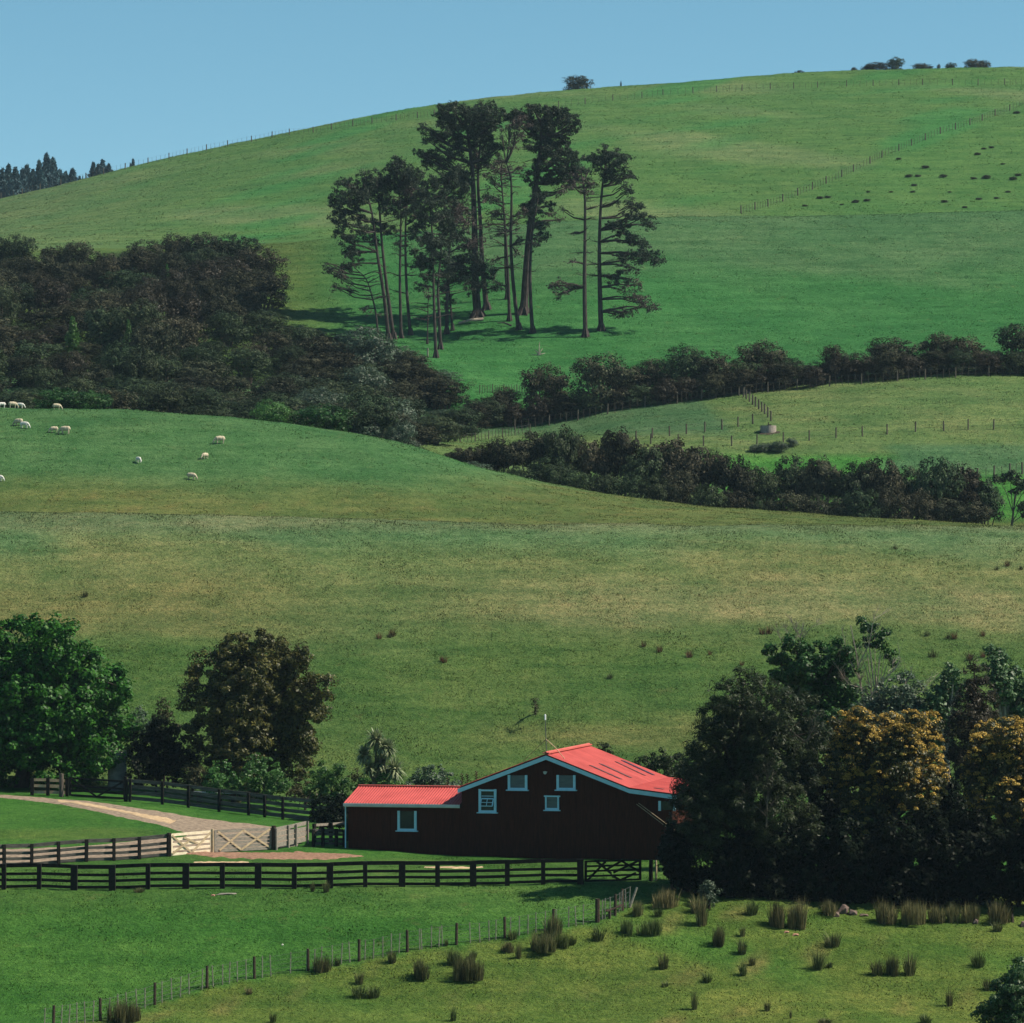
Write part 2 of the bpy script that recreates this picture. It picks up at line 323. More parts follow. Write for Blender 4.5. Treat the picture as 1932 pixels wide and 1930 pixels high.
def build(name, mb, mat, parent=None, origin=None, smooth=False, kind=None):
    """mesh given in place coordinates, stored relative to the thing's base"""
    base = Vector(origin) if origin is not None else Vector((0, 0, 0))
    me = bpy.data.meshes.new(name); me.from_pydata([tuple(Vector(q)-base) for q in mb.v], [], mb.f); me.update()
    if smooth:
        for p in me.polygons: p.use_smooth = True
    o = link(name, me, mat, parent)
    if parent is None: o.location = base
    return o
def tag(o, label=None, cat=None, group=None, kind=None):
    if label: o['label'] = label
    if cat: o['category'] = cat
    if group: o['group'] = group
    if kind: o['kind'] = kind
    return o
def thing(name, loc, label, cat, group=None):
    o = bpy.data.objects.new(name, None); COL.objects.link(o); o.location = loc; o.empty_display_size = 0.3
    return tag(o, label, cat, group)
def copy_thing(src, loc, rz=0, scale=(1, 1, 1), label=None, group=None):
    r = src.copy(); COL.objects.link(r); r.location = loc; r.rotation_euler = (0, 0, rz); r.scale = scale
    if label: r['label'] = label
    if group: r['group'] = group
    for ch in src.children:
        c = ch.copy(); COL.objects.link(c); c.parent = r
        for g in ch.children:
            d = g.copy(); COL.objects.link(d); d.parent = c
    return r
ORD = ['first','second','third','fourth','fifth','sixth','seventh','eighth','ninth','tenth','eleventh','twelfth','thirteenth','fourteenth','fifteenth','sixteenth','seventeenth','eighteenth','nineteenth','twentieth','twenty-first','twenty-second','twenty-third','twenty-fourth','twenty-fifth','twenty-sixth']

def leaves(P, size, aspect=0.6, updir=0.3, nrm=None, rng=NR):
    """P (N,3) leaf positions -> rhombic leaves, returns V, F, var"""
    n = len(P)
    d = rng.normal(size=(n, 3))
    if nrm is not None: d = d*0.55 + nrm*1.15
    d[:, 2] += updir; d /= np.linalg.norm(d, axis=1)[:, None]+1e-9
    t = rng.normal(size=(n, 3)); t -= d*np.sum(t*d, axis=1)[:, None]; t /= np.linalg.norm(t, axis=1)[:, None]+1e-9
    b = np.cross(d, t); s = (size*rng.uniform(0.6, 1.4, n))[:, None]
    V = np.stack([P-t*s*.5, P+b*s*aspect*.5, P+t*s*.5, P-b*s*aspect*.5], axis=1).reshape(-1, 3)
    F = np.arange(4*n).reshape(n, 4)
    return V, F, np.repeat(rng.uniform(0, 1, n), 4)
def lobe_points(c, r, n, clump=0.35, rng=NR, flat=1.0, nsub=None, shell=0.62, out=0.5):
    """points on small clumps scattered over an ellipsoid lobe; returns points and outward directions"""
    c = np.array(c, float); r = np.array(r, float) if hasattr(r, '__len__') else np.array([r, r, r*flat])
    ns = nsub or max(10, int(14*(np.mean(r)/clump)**2*0.22))
    u = rng.normal(size=(ns, 3)); u /= np.linalg.norm(u, axis=1)[:, None]
    sc = c + u*r*(rng.uniform(shell, 1.02, ns)[:, None])
    k = rng.integers(0, ns, n); w = rng.normal(size=(n, 3)); w /= np.linalg.norm(w, axis=1)[:, None]
    cs = clump*rng.uniform(0.6, 1.3, ns)
    P = sc[k] + w*(cs[k]*rng.uniform(0.35, 1.0, n)**0.6)[:, None]*np.array([1, 1, 0.75])
    nn = w*(1.3-out)+u[k]*out
    return P, nn
def merge(parts):
    Vs, Fs, vs, o = [], [], [], 0
    for V, F, a in parts:
        Vs.append(V); Fs.append(F+o); vs.append(a); o += len(V)
    return np.concatenate(Vs), np.concatenate(Fs), np.concatenate(vs)

# ------------------------------------------------------------------ setting: ground, track, haze
FENCE_W = [(-400,2040),(103,1931),(191,1929-6),(293,1896),(392,1864),(481,1846),(582,1831),(678,1813),(769,1795),(861,1782),(953,1770),(1043,1755),(1127,1739),(1160,1727),(1187,1709),(1205,1692),(1300,1668),(2400,1668)]
def smooth01(t): t = np.clip(t, 0, 1); return t*t*(3-2*t)
def tintf(x, y, z):
    px, v = project(x, y, z); n = len(x); C = np.zeros((n, 3))
    w1 = undul(x, y, 9, 3); w2 = undul(x, y, 23, 9); w3 = undul(x, y, 4, 17)
    def setc(mask, c, soft=None):
        m = mask if soft is None else mask*soft
        C[:] = C*(1-m[:, None]) + np.array(c)[None, :]*m[:, None]
    lush = (0.038, 0.118, 0.020); olive = (0.080, 0.126, 0.025); straw = (0.158, 0.172, 0.074); gg = (0.082, 0.150, 0.062); brown = (0.098, 0.108, 0.034)
    setc(np.ones(n), lush)
    fv = np.interp(px, [p[0] for p in FENCE_W], [p[1] for p in FENCE_W])
    near = y < 198
    setc(near*smooth01((v-fv)/6), olive); setc(near*smooth01((v-fv)/6)*smooth01(w1*1.5-0.1), (0.04, 0.12, 0.02), 0.7)
    setc(near*smooth01((v-fv)/6)*smooth01(w3*1.4-0.3), (0.16, 0.135, 0.05), 0.6)
    setc(near*(1-smooth01((v-fv)/6))*smooth01((1740-v)/50), (0.06, 0.125, 0.028), 0.6)
    setc(((y >= 200) & (y < 225))*smooth01((v-1560+w1*8)/12)*smooth01((1590-v)/10)*smooth01((330-px)/60), (0.07, 0.11, 0.025), 0.55)
    B = (y >= 226)*smooth01((y-226)/8)
    setc(B, (0.062, 0.115, 0.030))
    vv = v + w2*28 + w1*10
    setc(B*(y < 300)*smooth01((1420-vv)/40)*smooth01((vv-1330)/40)*smooth01((px-850)/200)*0.6, (0.13, 0.14, 0.05))
    setc(B*(y < 300)*smooth01((1250-vv)/90), (0.082, 0.126, 0.042))
    setc(B*(y < 300)*smooth01((1195-vv)/35)*smooth01((px-700)/500), straw)
    setc(B*(y < 300)*smooth01((1215-vv)/30)*smooth01((700-px)/500), (0.130, 0.142, 0.052))
    setc(B*(y < 300)*smooth01((1130-vv)/60), (0.115, 0.150, 0.055))
    setc(B*(y < 300)*smooth01((1060-vv)/60), gg)
    setc(B*(y < 300)*smooth01((1012-vv*0-v)/22), (0.115, 0.155, 0.072))
    C_ = (y > 294)
    setc(C_*1.0, (0.050, 0.125, 0.042)); setc(C_*smooth01((v-880+w2*20)/70), (0.085, 0.12, 0.035))
    setc(C_*smooth01((v-890+w2*30)/60)*smooth01(w3*2.5-0.3), brown, 0.6)
    D = (y > 385)
    setc(D*1.0, (0.088, 0.148, 0.048)); setc(D*smooth01(w1*1.5), (0.115, 0.155, 0.058), 0.6)
    setc(D*smooth01((1350-px+(v-760)*1.0)/40)*smooth01((830-v)/20), (0.055, 0.12, 0.05))
    setc(D*smooth01((v-850-w2*10)/16)*smooth01((px-1300)/60), (0.05, 0.165, 0.03)); setc(D*smooth01((v-835)/10)*smooth01((px-1640-w1*30)/50)*smooth01((905-v)/20), (0.055, 0.128, 0.052))
    E = (y > 436)*smooth01((y-436)/4)
    setc(E, (0.031, 0.128, 0.034)); setc(E*smooth01((560-v+w2*40)/80)*smooth01((px-700)/200), (0.054, 0.128, 0.048))
    setc(E*smooth01((720-px)/200), (0.062, 0.110, 0.026))
    F_ = (y > 572)*smooth01((y-572)/10)
    setc(F_, (0.060, 0.135, 0.034)); setc(F_*smooth01(undul(x, y, 55, 5)*1.8-0.1), (0.105, 0.160, 0.062), 0.8)
    setc(F_*smooth01(undul(x, y, 40, 23)*2-0.2), (0.035, 0.145, 0.035), 0.8)
    setc(F_*smooth01((500-px)/450), (0.085, 0.140, 0.050), 0.85)
    dl = np.interp(px, [1240, 1420, 1932, 2300], [440, 405, 198, 50])
    setc(F_*smooth01((v-dl)/8)*smooth01((px-1300)/100), (0.055, 0.135, 0.032), 0.9)
    return C
# fan of ground vertices, denser where the ground is looked at
ys = np.concatenate([np.linspace(-60, 160, 30), np.arange(161.5, 240, 0.8), np.arange(240, 310, 1.0), np.arange(310, 400, 1.4), np.arange(400, 600, 1.8),
                     np.arange(602, 960, 4), np.linspace(965, 1600, 40), np.linspace(1700, 6900, 20)])
us = np.concatenate([np.linspace(-6000, -520, 24), np.arange(-400, 2330, 7.0), np.linspace(2450, 8000, 24)])
U, YY = np.meshgrid(us, ys)
# one half width per row keeps every row level with its neighbours; rows near or behind the camera fan out no further
X = (U-CX)/FPX*np.maximum(YY, 120.0)
Z = H(X.ravel(), YY.ravel())
Vg = np.stack([X.ravel(), YY.ravel(), Z], axis=1)
nr, nc = U.shape; ii = np.arange(nr*nc).reshape(nr, nc)
Fg = np.stack([ii[:-1, :-1].ravel(), ii[:-1, 1:].ravel(), ii[1:, 1:].ravel(), ii[1:, :-1].ravel()], axis=1)
tg = tintf(Vg[:, 0], np.maximum(Vg[:, 1], 120), Vg[:, 2])
g = link('ground', mesh_np('ground', Vg, Fg, tint=tg, smooth=True), M['ground']); tag(g, kind='structure')

def strip(name, left, right, mat, n=60, m=12, lift=0.03, wob=0.25, seed=1):
    """sheet on the ground between two edge curves given as place points"""
    rr = random.Random(seed)
    def samp(c, t):
        c = [Vector(p) for p in c]; L = [0]
        for a, b in zip(c[:-1], c[1:]): L.append(L[-1]+(b-a).length)
        q = t*L[-1]
        for i in range(len(c)-1):
            if q <= L[i+1]+1e-6:
                return c[i].lerp(c[i+1], (q-L[i])/(L[i+1]-L[i]))
        return c[-1]
    V = []; 
    for i in range(n+1):
        t = i/n; a = samp(left, t); b = samp(right, t); d = (b-a)
        wa = wob*mnoise.noise(Vector((i*0.35, seed, 0))); wb = wob*mnoise.noise(Vector((i*0.35, seed+9, 0)))
        if d.length > 1e-6: a = a - d.normalized()*wa; b = b + d.normalized()*wb
        for j in range(m+1):
            p = a.lerp(b, j/m); edge = min(j, m-j)/m
            V.append((p.x, p.y, h1(p.x, p.y)+lift*(1 if 0 < j < m else -0.6)))
    F = [(i*(m+1)+j, i*(m+1)+j+1, (i+1)*(m+1)+j+1, (i+1)*(m+1)+j) for i in range(n) for j in range(m)]
    return tag(link(name, mesh_np(name, V, F, smooth=True), mat), kind='structure')
def GP(px, v, a, b): return ghit(px, v, a, b)
# gravel track: comes in at the left under the big tree, drops to the gates, and doubles back behind the yard fence
up_e = [GP(-60,1498,205,232), GP(60,1503,205,232), GP(150,1510,205,232), GP(260,1524,203,232), GP(360,1540,203,230), GP(450,1551,203,226), GP(520,1560,200,222), GP(590,1566,200,220)]
dn_e = [GP(-60,1502,205,232), GP(20,1507,205,232), GP(110,1518,205,232), GP(200,1536,203,230), GP(260,1549,201,226), GP(310,1561,201,224), GP(340,1572,201,222), GP(345,1582,198,222)]
strip('track', dn_e, up_e, M['gravel'], 90, 10, 0.035, 0.25, 1)
strip('path', [GP(-80,1604,196,215), GP(60,1600,196,215), GP(200,1592,196,215), GP(345,1578,196,216), GP(500,1562,198,218), GP(590,1563,198,218)],
      [GP(-80,1634,190,205), GP(60,1630,190,205), GP(200,1622,190,205), GP(330,1613,190,206), GP(470,1606,190,206), GP(560,1599,190,206)], M['gravel'], 70, 10, 0.045, 0.2, 3)
strip('dirt_path', [GP(110,1514,203,232), GP(200,1529,203,230), GP(262,1543,201,228), GP(320,1557,201,226)], [GP(108,1510,203,232), GP(202,1523,203,230), GP(266,1535,201,228), GP(335,1547,201,226)], M['dirt'], 60, 6, 0.055, 0.5, 5)
strip('dirt_path', [GP(330,1610,190,206), GP(400,1617,190,206), GP(480,1621,190,206), GP(560,1622,190,206), GP(690,1616,190,206)], [GP(335,1608,190,206), GP(400,1608,190,206), GP(480,1607,190,206), GP(560,1606,190,206), GP(640,1611,190,206)],
      solid('brown_dirt', (0.13, 0.075, 0.05), (0.34, 0.20, 0.14), 5, 0.95, 0.1, 0.4), 60, 6, 0.05, 0.6, 7)
for k, (a, b, v, hgt) in enumerate([(365, 470, 1628, 4), (560, 660, 1617, 3.5), (800, 912, 1637, 4), (960, 1010, 1641, 2)]):
    strip('bare_patch', [GP(a,v,188,206), GP((a+b)/2,v+hgt*.5,188,206), GP(b,v,188,206)], [GP(a+3,v-1,188,206), GP((a+b)/2,v-hgt*.5,188,206), GP(b-3,v-1,188,206)], M['dirt'], 24, 4, 0.045, 0.5, 20+k)

# grass blades: tufts over the slopes one looks at
def tufts(name, n, ya, yb, hgt, wid, pxr=(-60, 1990), per=4, keep=None):
    rng = NR
    y = np.sqrt(rng.uniform(ya**2, yb**2, n)); px = rng.uniform(*pxr, n); x = (px-CX)/FPX*y; z = H(x, y)
    pp, vv = project(x, y, z); k = vv < 1945
    if keep is not None: k &= keep(pp, vv, y)
    x, y, z = x[k], y[k], z[k]; n = len(x); C = tintf(x, y, z)
    patch = np.clip(0.8+0.6*undul(x, y, 7, 31)+0.5*undul(x, y, 2.5, 33), 0.3, 1.6)
    V = np.zeros((n, per, 3, 3)); s = hgt*patch[:, None]*rng.uniform(0.5, 1.25, (n, per))
    ox = rng.normal(0, 0.13, (n, per)); oy = rng.normal(0, 0.13, (n, per)); ang = rng.uniform(0, 6.28, (n, per))
    lx = rng.normal(0, 0.30, (n, per))*s; ly = rng.normal(0, 0.30, (n, per))*s; w = wid*rng.uniform(0.6, 1.3, (n, per))
    bx = x[:, None]+ox; by = y[:, None]+oy; bz = z[:, None]-0.02
    V[:, :, 0] = np.stack([bx-np.cos(ang)*w, by-np.sin(ang)*w, bz+0*w], -1); V[:, :, 1] = np.stack([bx+np.cos(ang)*w, by+np.sin(ang)*w, bz+0*w], -1)
    V[:, :, 2] = np.stack([bx+lx, by+ly, bz+s], -1)
    br = rng.uniform(0.75, 1.4, (n, per, 1, 1))*np.array([1.06, 1.0, 0.98]); T = np.broadcast_to(C[:, None, None, :]*br, (n, per, 3, 3))
    F = np.arange(n*per*3).reshape(-1, 3)
    me = mesh_np(name, V.reshape(-1, 3), F, tint=T.reshape(-1, 3), smooth=True)
    e = 0.6; nx = -(H(x+e, y)-H(x-e, y))/(2*e); ny = -(H(x, y+e)-H(x, y-e))/(2*e); nn = np.stack([nx, ny, np.ones(n)], 1)   # blades shade like the sward they belong to
    nn = nn[:, None, :]+rng.normal(0, .33, (n, per, 3))*np.array([1, 1, .3]); nn = np.repeat(nn.reshape(-1, 3), 3, axis=0); nn /= np.linalg.norm(nn, axis=1)[:, None]
    me.normals_split_custom_set_from_vertices(nn.tolist())
    return tag(link(name, me, M['blade']), kind='stuff')
NP_ = lambda p, v, y: ~((v < 1640) & (p < 720))
tufts('short_grass', 60000, 162, 200, 0.055, 0.026, keep=NP_)
tufts('grass', 110000, 232, 292, 0.09, 0.026)
tufts('grass', 40000, 300, 350, 0.075, 0.035)
tufts('grass', 26000, 390, 450, 0.10, 0.045, (760, 1990))
tufts('grass', 60000, 446, 562, 0.09, 0.05, (430, 1990))
tufts('grass', 60000, 660, 905, 0.13, 0.08)


# ------------------------------------------------------------------ barn
TH = math.radians(13.0)
BX = Vector((math.cos(TH), -math.sin(TH), 0)); BY = Vector((math.sin(TH), math.cos(TH), 0))
bo = at(1030, 1424, 200.0); BO = Vector((bo.x, bo.y, 0))
def W(x, y, z): return BO + BX*x + BY*y + Vector((0, 0, z))
def wp(px, v, off=0.0):          # point of the front wall plane seen at px, v -> (x, z)
    a, b = ray(px, v); d = Vector((a, 1, b)); n = -BY
    o = BO - BY*off
    t = o.dot(n)/d.dot(n); p = d*t; q = p-BO
    return q.dot(BX), p.z
zg = min(h1(*W(x, 0, 0).xy) for x in (-10, -5, 0, 6)) - 0.15
xl, zl = wp(651, 1517); xm, zm = wp(865, 1487); x0, z0 = wp(1030, 1424); xk, zk = wp(1187, 1487); xr, zr = wp(1276, 1499)
DEP = 11.0
barn = thing('barn', W(0, 0, zg), 'dark brown farm barn with red metal roofs, pale shade-blue trim and a lower left wing', 'barn')
bl = Vector(barn.location)
inset = 0.22
mb = MB()   # main block: closed solid under the roof, walls set in a little from the bargeboards
def zroof(x):
    return float(np.interp(x, [xm, x0, xk, xr], [zm, z0, zk, zr]))
xa, xb = xm+0.12, xr-0.25
prof = [(xa, zg), (xb, zg), (xb, zroof(xb)-.16), (xk, zk-.16), (x0, z0-.16), (xa, zroof(xa)-.16)]
mb.prism([W(a, inset, b) for a, b in prof], BY*(DEP-2*inset))
build('wall', mb, M['barn_wall'], barn, bl)
wd, wr = 2.95, 0.0
xl2 = xl+0.12; zwr = zl + 0.10 + wd*0.245
mb = MB(); wprof = [(inset, zg), (2*wd-inset, zg), (2*wd-inset, zl-.12), (wd, zwr-.14), (inset, zl-.12)]
mb.prism([W(xl2, y, z) for y, z in wprof], BX*(xa-xl2-0.003))
wl = build('wing_wall', mb, M['barn_wall'], barn, bl)
# board joints: thin battens proud of the boards
mb = MB()
for i in range(int((xb-xl2)/0.42)):
    x = xl2+0.2+i*0.42; top = (zl-.16) if x < xa else zroof(x)-.20
    mb.beam(W(x, inset-.006, zg), W(x, inset-.006, top), 0.028, 0.014, BY)
build('cladding_batten', mb, M['barn_wall'], barn, bl)
def corr(name, P00, P10, P11, P01, pitch=0.13, amp=0.016, mat=M['roof'], th=0.02, rows=6, parent=None):
    """corrugated sheet: P00-P10 along the ridge direction, P00-P01 down the slope"""
    P00, P10, P11, P01 = map(Vector, (P00, P10, P11, P01)); L = (P10-P00).length; n = max(8, int(L/pitch*4)); V = []; 
    nrm = (P10-P00).cross(P01-P00).normalized()
    if nrm.z < 0: nrm = -nrm
    for j in range(rows+1):
        for i in range(n+1):
            a = P00.lerp(P10, i/n); b = P01.lerp(P11, i/n); p = a.lerp(b, j/rows)
            V.append(p + nrm*(amp*math.sin(i/4*6.2832)))
    k = len(V); V += [v-nrm*th for v in V]; F = []
    for j in range(rows):
        for i in range(n):
            q = (j*(n+1)+i, j*(n+1)+i+1, (j+1)*(n+1)+i+1, (j+1)*(n+1)+i); F.append(q); F.append(tuple(k+w for w in q)[::-1])
    m = n+1
    for i in range(n):
        F.append((i, i+1, k+i+1, k+i)); o = rows*m; F.append((o+i, o+i+1, k+o+i+1, k+o+i))
    for j in range(rows):
        F.append((j*m, (j+1)*m, k+(j+1)*m, k+j*m)); F.append((j*m+n, (j+1)*m+n, k+(j+1)*m+n, k+j*m+n))
    mb = MB(); mb.add(V, F); return build(name, mb, mat, parent or barn, bl, smooth=False)
rf = corr('roof', W(x0, -.05, z0+.04), W(x0, DEP, z0+.04), W(xk, DEP, zk+.04), W(xk, -.05, zk+.04)); rf['label'] = 'main right slope of the red roof with long dark skylights'
corr('lean_to_roof', W(xk, -.05, zk+.035), W(xk, DEP, zk+.035), W(xr+.1, DEP, zr+.02), W(xr+.1, -.05, zr+.02))
corr('roof', W(x0, -.05, z0+.04), W(x0, DEP, z0+.04), W(xm-.1, DEP, zm+.02), W(xm-.1, -.05, zm+.02))
corr('wing_roof', W(xl-.05, wd, zwr), W(xa-.01, wd, zwr), W(xa-.01, -.14, zl+.07), W(xl-.05, -.14, zl+.07), pitch=0.15, amp=0.02)
corr('wing_roof', W(xl-.05, wd, zwr), W(xa-.01, wd, zwr), W(xa-.01, 2*wd+.14, zl+.07), W(xl-.05, 2*wd+.14, zl+.07), pitch=0.15, amp=0.02)
mb = MB(); mb.beam(W(x0, -.08, z0+.09), W(x0, DEP+.03, z0+.09), .34, .06); mb.tube([W(x0, -.08, z0+.12), W(x0, DEP+.03, z0+.12)], .06, 8)
build('ridge_cap', mb, M['ridge_red'], barn, bl)
mb = MB(); mb.beam(W(xl-.06, wd, zwr+.03), W(xa-.015, wd, zwr+.03), .30, .05); build('ridge_cap', mb, M['ridge_red'], barn, bl)
# bargeboards along the front gable, with the dark roof edge above them
mb = MB()
for (ax, az), (bx_, bz) in (((xm-.05, zm-.02), (x0, z0-.02)), ((x0, z0-.02), (xk, zk-.02)), ((xk, zk-.02), (xr, zr-.02))):
    mb.add([W(ax, .0, az-.24), W(bx_, .0, bz-.24), W(bx_, .0, bz-.02), W(ax, .0, az-.02), W(ax, .05, az-.24), W(bx_, .05, bz-.24), W(bx_, .05, bz-.02), W(ax, .05, az-.02)],
           [(0,1,2,3), (7,6,5,4), (0,4,5,1), (3,2,6,7), (0,3,7,4), (1,5,6,2)])
build('bargeboard', mb, M['trim'], barn, bl)
mb = MB(); mb.beam(W(xl-.05, -.17, zl-.02), W(xa-.02, -.17, zl-.02), .12, .14); mb.beam(W(xl-.04, -.09, zl-.03), W(xa-.02, -.09, zl-.03), .03, .20)
build('gutter', mb, M['gutter'], barn, bl)
mb = MB(); mb.tube([W(xl, .1, zl-.1), W(xl-.02, .16, zg)], .035, 6); build('downpipe', mb, M['trim'], barn, bl)
# soffit board under the gable edge
mb = MB()
for (ax, az), (bx_, bz) in (((xm, zm), (x0, z0)), ((x0, z0), (xk, zk)), ((xk, zk), (xr, zr))):
    mb.add([W(ax, .05, az-.04), W(bx_, .05, bz-.04), W(bx_, inset, bz-.04), W(ax, inset, az-.04)], [(0, 1, 2, 3)])
build('soffit', mb, M['black_wood'], barn, bl)
# windows: name, left, right, top, bottom in the front wall, parts
def window(l, r, t, b, top=True, sill=True, bottom=True, pane=M['pane'], fw=.13, openw=False, head=False, lb=None):
    ax, az = wp(l, t, -inset); bx_, bz = wp(r, b, -inset)
    y = inset-.05; w = thing_part('window', lb)
    mb = MB()
    for q in (ax+fw/2, bx_-fw/2): mb.beam(W(q, y, bz), W(q, y, az), fw, .09, BY)
    if top: mb.beam(W(ax-(.06 if head else -fw), y-.003, az-fw/2), W(bx_+(.06 if head else -fw), y-.003, az-fw/2), .10, fw*(.9 if head else .7))
    if bottom: mb.beam(W(ax+fw, y-.003, bz+.05), W(bx_-fw, y-.003, bz+.05), .09, .10)
    if sill: mb.beam(W(ax-.08, y-.05, bz-.03), W(bx_+.08, y-.05, bz-.03), .18, .05)
    build('frame', mb, M['trim'], w, bl)
    mb = MB(); mb.add([W(ax+fw, inset-.02, bz+.05), W(bx_-fw, inset-.02, bz+.05), W(bx_-fw, inset-.02, az-.02), W(ax+fw, inset-.02, az-.02), W(ax+fw, inset+.01, bz+.05), W(bx_-fw, inset+.01, bz+.05), W(bx_-fw, inset+.01, az-.02), W(ax+fw, inset+.01, az-.02)],
                      [(0,1,2,3), (0,4,5,1), (3,2,6,7), (0,3,7,4), (1,5,6,2)])
    build('pane', mb, pane, w, bl)
    if openw:       # lower sash propped outwards, with glazing bars
        mb = MB(); xa_, xb_ = ax+fw+.03, bx_-fw-.03; zt = az-.42*(az-bz); zb = bz+.28*(az-bz); yo = y-.30
        c = [W(xa_, y-.03, zt), W(xb_, y-.03, zt), W(xb_, yo, zb), W(xa_, yo, zb)]
        for i in range(4): mb.beam(c[i], c[(i+1) % 4], .05, .04)
        mb.beam((c[0]+c[1])/2, (c[2]+c[3])/2, .03, .03); mb.beam((c[0]+c[3])/2, (c[1]+c[2])/2, .03, .03)
        for q in (.30, .40): mb.beam(W(xa_, y-.01, az-q*(az-bz)), W(xb_, y-.01, az-q*(az-bz)), .02, .035)
        build('open_sash', mb, M['trim'], w, bl)
    return w
def thing_part(name, lb=None):
    o = bpy.data.objects.new(name, None); COL.objects.link(o); o.parent = barn
    if lb: o['label'] = lb
    return o
window(750.5, 786.5, 1529.5, 1567, top=False, lb='wing window with side jambs and no head board')
window(903.5, 937, 1488.5, 1532.5, openw=True, lb='tall window with its sash propped open')
window(958.6, 995.4, 1462, 1490, top=False, pane=M['curtain_pane'], lb='upper left gable window')
window(1050.5, 1086.4, 1462, 1490, top=False, pane=M['curtain_pane'], lb='upper right gable window')
window(1029, 1055, 1500.5, 1528, head=True, fw=.08, pane=M['curtain_pane'], lb='small square window below the gable windows')
window(1242.6, 1275, 1511, 1530, top=False, sill=False, bottom=False, lb='right end window half hidden by the tree')
# skylights on the right slope; picture points on the roof plane
pn = (W(x0, DEP, z0)-W(x0, 0, z0)).cross(W(xk, 0, zk)-W(x0, 0, z0)).normalized(); pn = pn if pn.z > 0 else -pn
def on_roof(px, v, P=None, n=None):
    P = P or W(x0, 0, z0); n = n or pn
    a, b = ray(px, v); d = Vector((a, 1, b)); return d*(P.dot(n)/d.dot(n))
for p, q, m, w in (((1113, 1446), (1171, 1472), 'skylight', .22), ((1132, 1443), (1189, 1469), 'skylight', .26), ((1161, 1439), (1216, 1465), 'skylight', .16), ((1174, 1437), (1232, 1464), 'skylight_dark', .26)):
    a = on_roof(*p)+pn*.07; b = on_roof(*q)+pn*.07
    mb = MB(); mb.beam(a, b, w*1.4, .02, pn); build('skylight', mb, M[m], barn, bl)
pn2 = (W(xk, DEP, zk)-W(xk, 0, zk)).cross(W(xr, 0, zr)-W(xk, 0, zk)).normalized(); pn2 = pn2 if pn2.z > 0 else -pn2
a = on_roof(1234, 1488.5, W(xk, 0, zk), pn2)+pn2*.06; b = on_roof(1252, 1491, W(xk, 0, zk), pn2)+pn2*.06
mb = MB(); mb.beam(a, b, .3, .02, pn2); build('skylight', mb, M['skylight'], barn, bl)
# aerial mast with stays
ma = W(x0-.0, .15, z0+.12); mt = Vector(at(1028.5, 1354, ma.y))
mb = MB(); mb.tube([ma, mt], .022, 6); am = build('aerial_mast', mb, M['wire'], barn, bl)
mb = MB(); mb.tube([mt-Vector((0, 0, .12)), mt+Vector((0, 0, .14))], .05, 8); mb.tube([mt+Vector((0, 0, .14)), mt+Vector((0, 0, .18))], [.05, .02], 8); build('white_cap', mb, M['white_plastic'], am, bl)
mid = ma.lerp(mt, .38); e1 = on_roof(1064.5, 1433)+pn*.05; e2 = W(xm*.45, 2.5, zroof(xm*.45)+.05)
mb = MB(); mb.tube([mid, mid.lerp(e1, .5)+Vector((0, 0, .08)), e1], .022, 5); build('stay', mb, M['tan_wood'], am, bl)
mb = MB(); mb.tube([mid, e2], .012, 5); build('stay', mb, M['wire'], am, bl)
gx, gz = wp(1027.5, 1457)
mb = MB(); mb.tube([W(gx, inset, gz), W(gx, inset-.14, gz-.03)], [.05, .09], 8); mb.beam(W(gx-.1, inset-.1, gz+.01), W(gx+.1, inset-.1, gz+.01), .1, .05); build('gable_lamp', mb, M['gutter'], barn, bl)
# two long sticks leaning on the wall at the right
for k, (p, q) in enumerate((((1201, 1517), (1232, 1537)), ((1205, 1515), (1235, 1533)))):
    a = wp(*p); b = wp(*q); mb = MB(); mb.tube([W(a[0], -.02, a[1]), W(b[0]+2.1, -.75, b[1]-1.5)], .013, 5)
    o = build('pole', mb, M['tan_wood'], None, W(b[0]+2.1, -.75, b[1]-1.5)); tag(o, ('lower' if k == 0 else 'upper')+' of two thin pale poles leaning on the barn wall beside the right end window', 'pole')

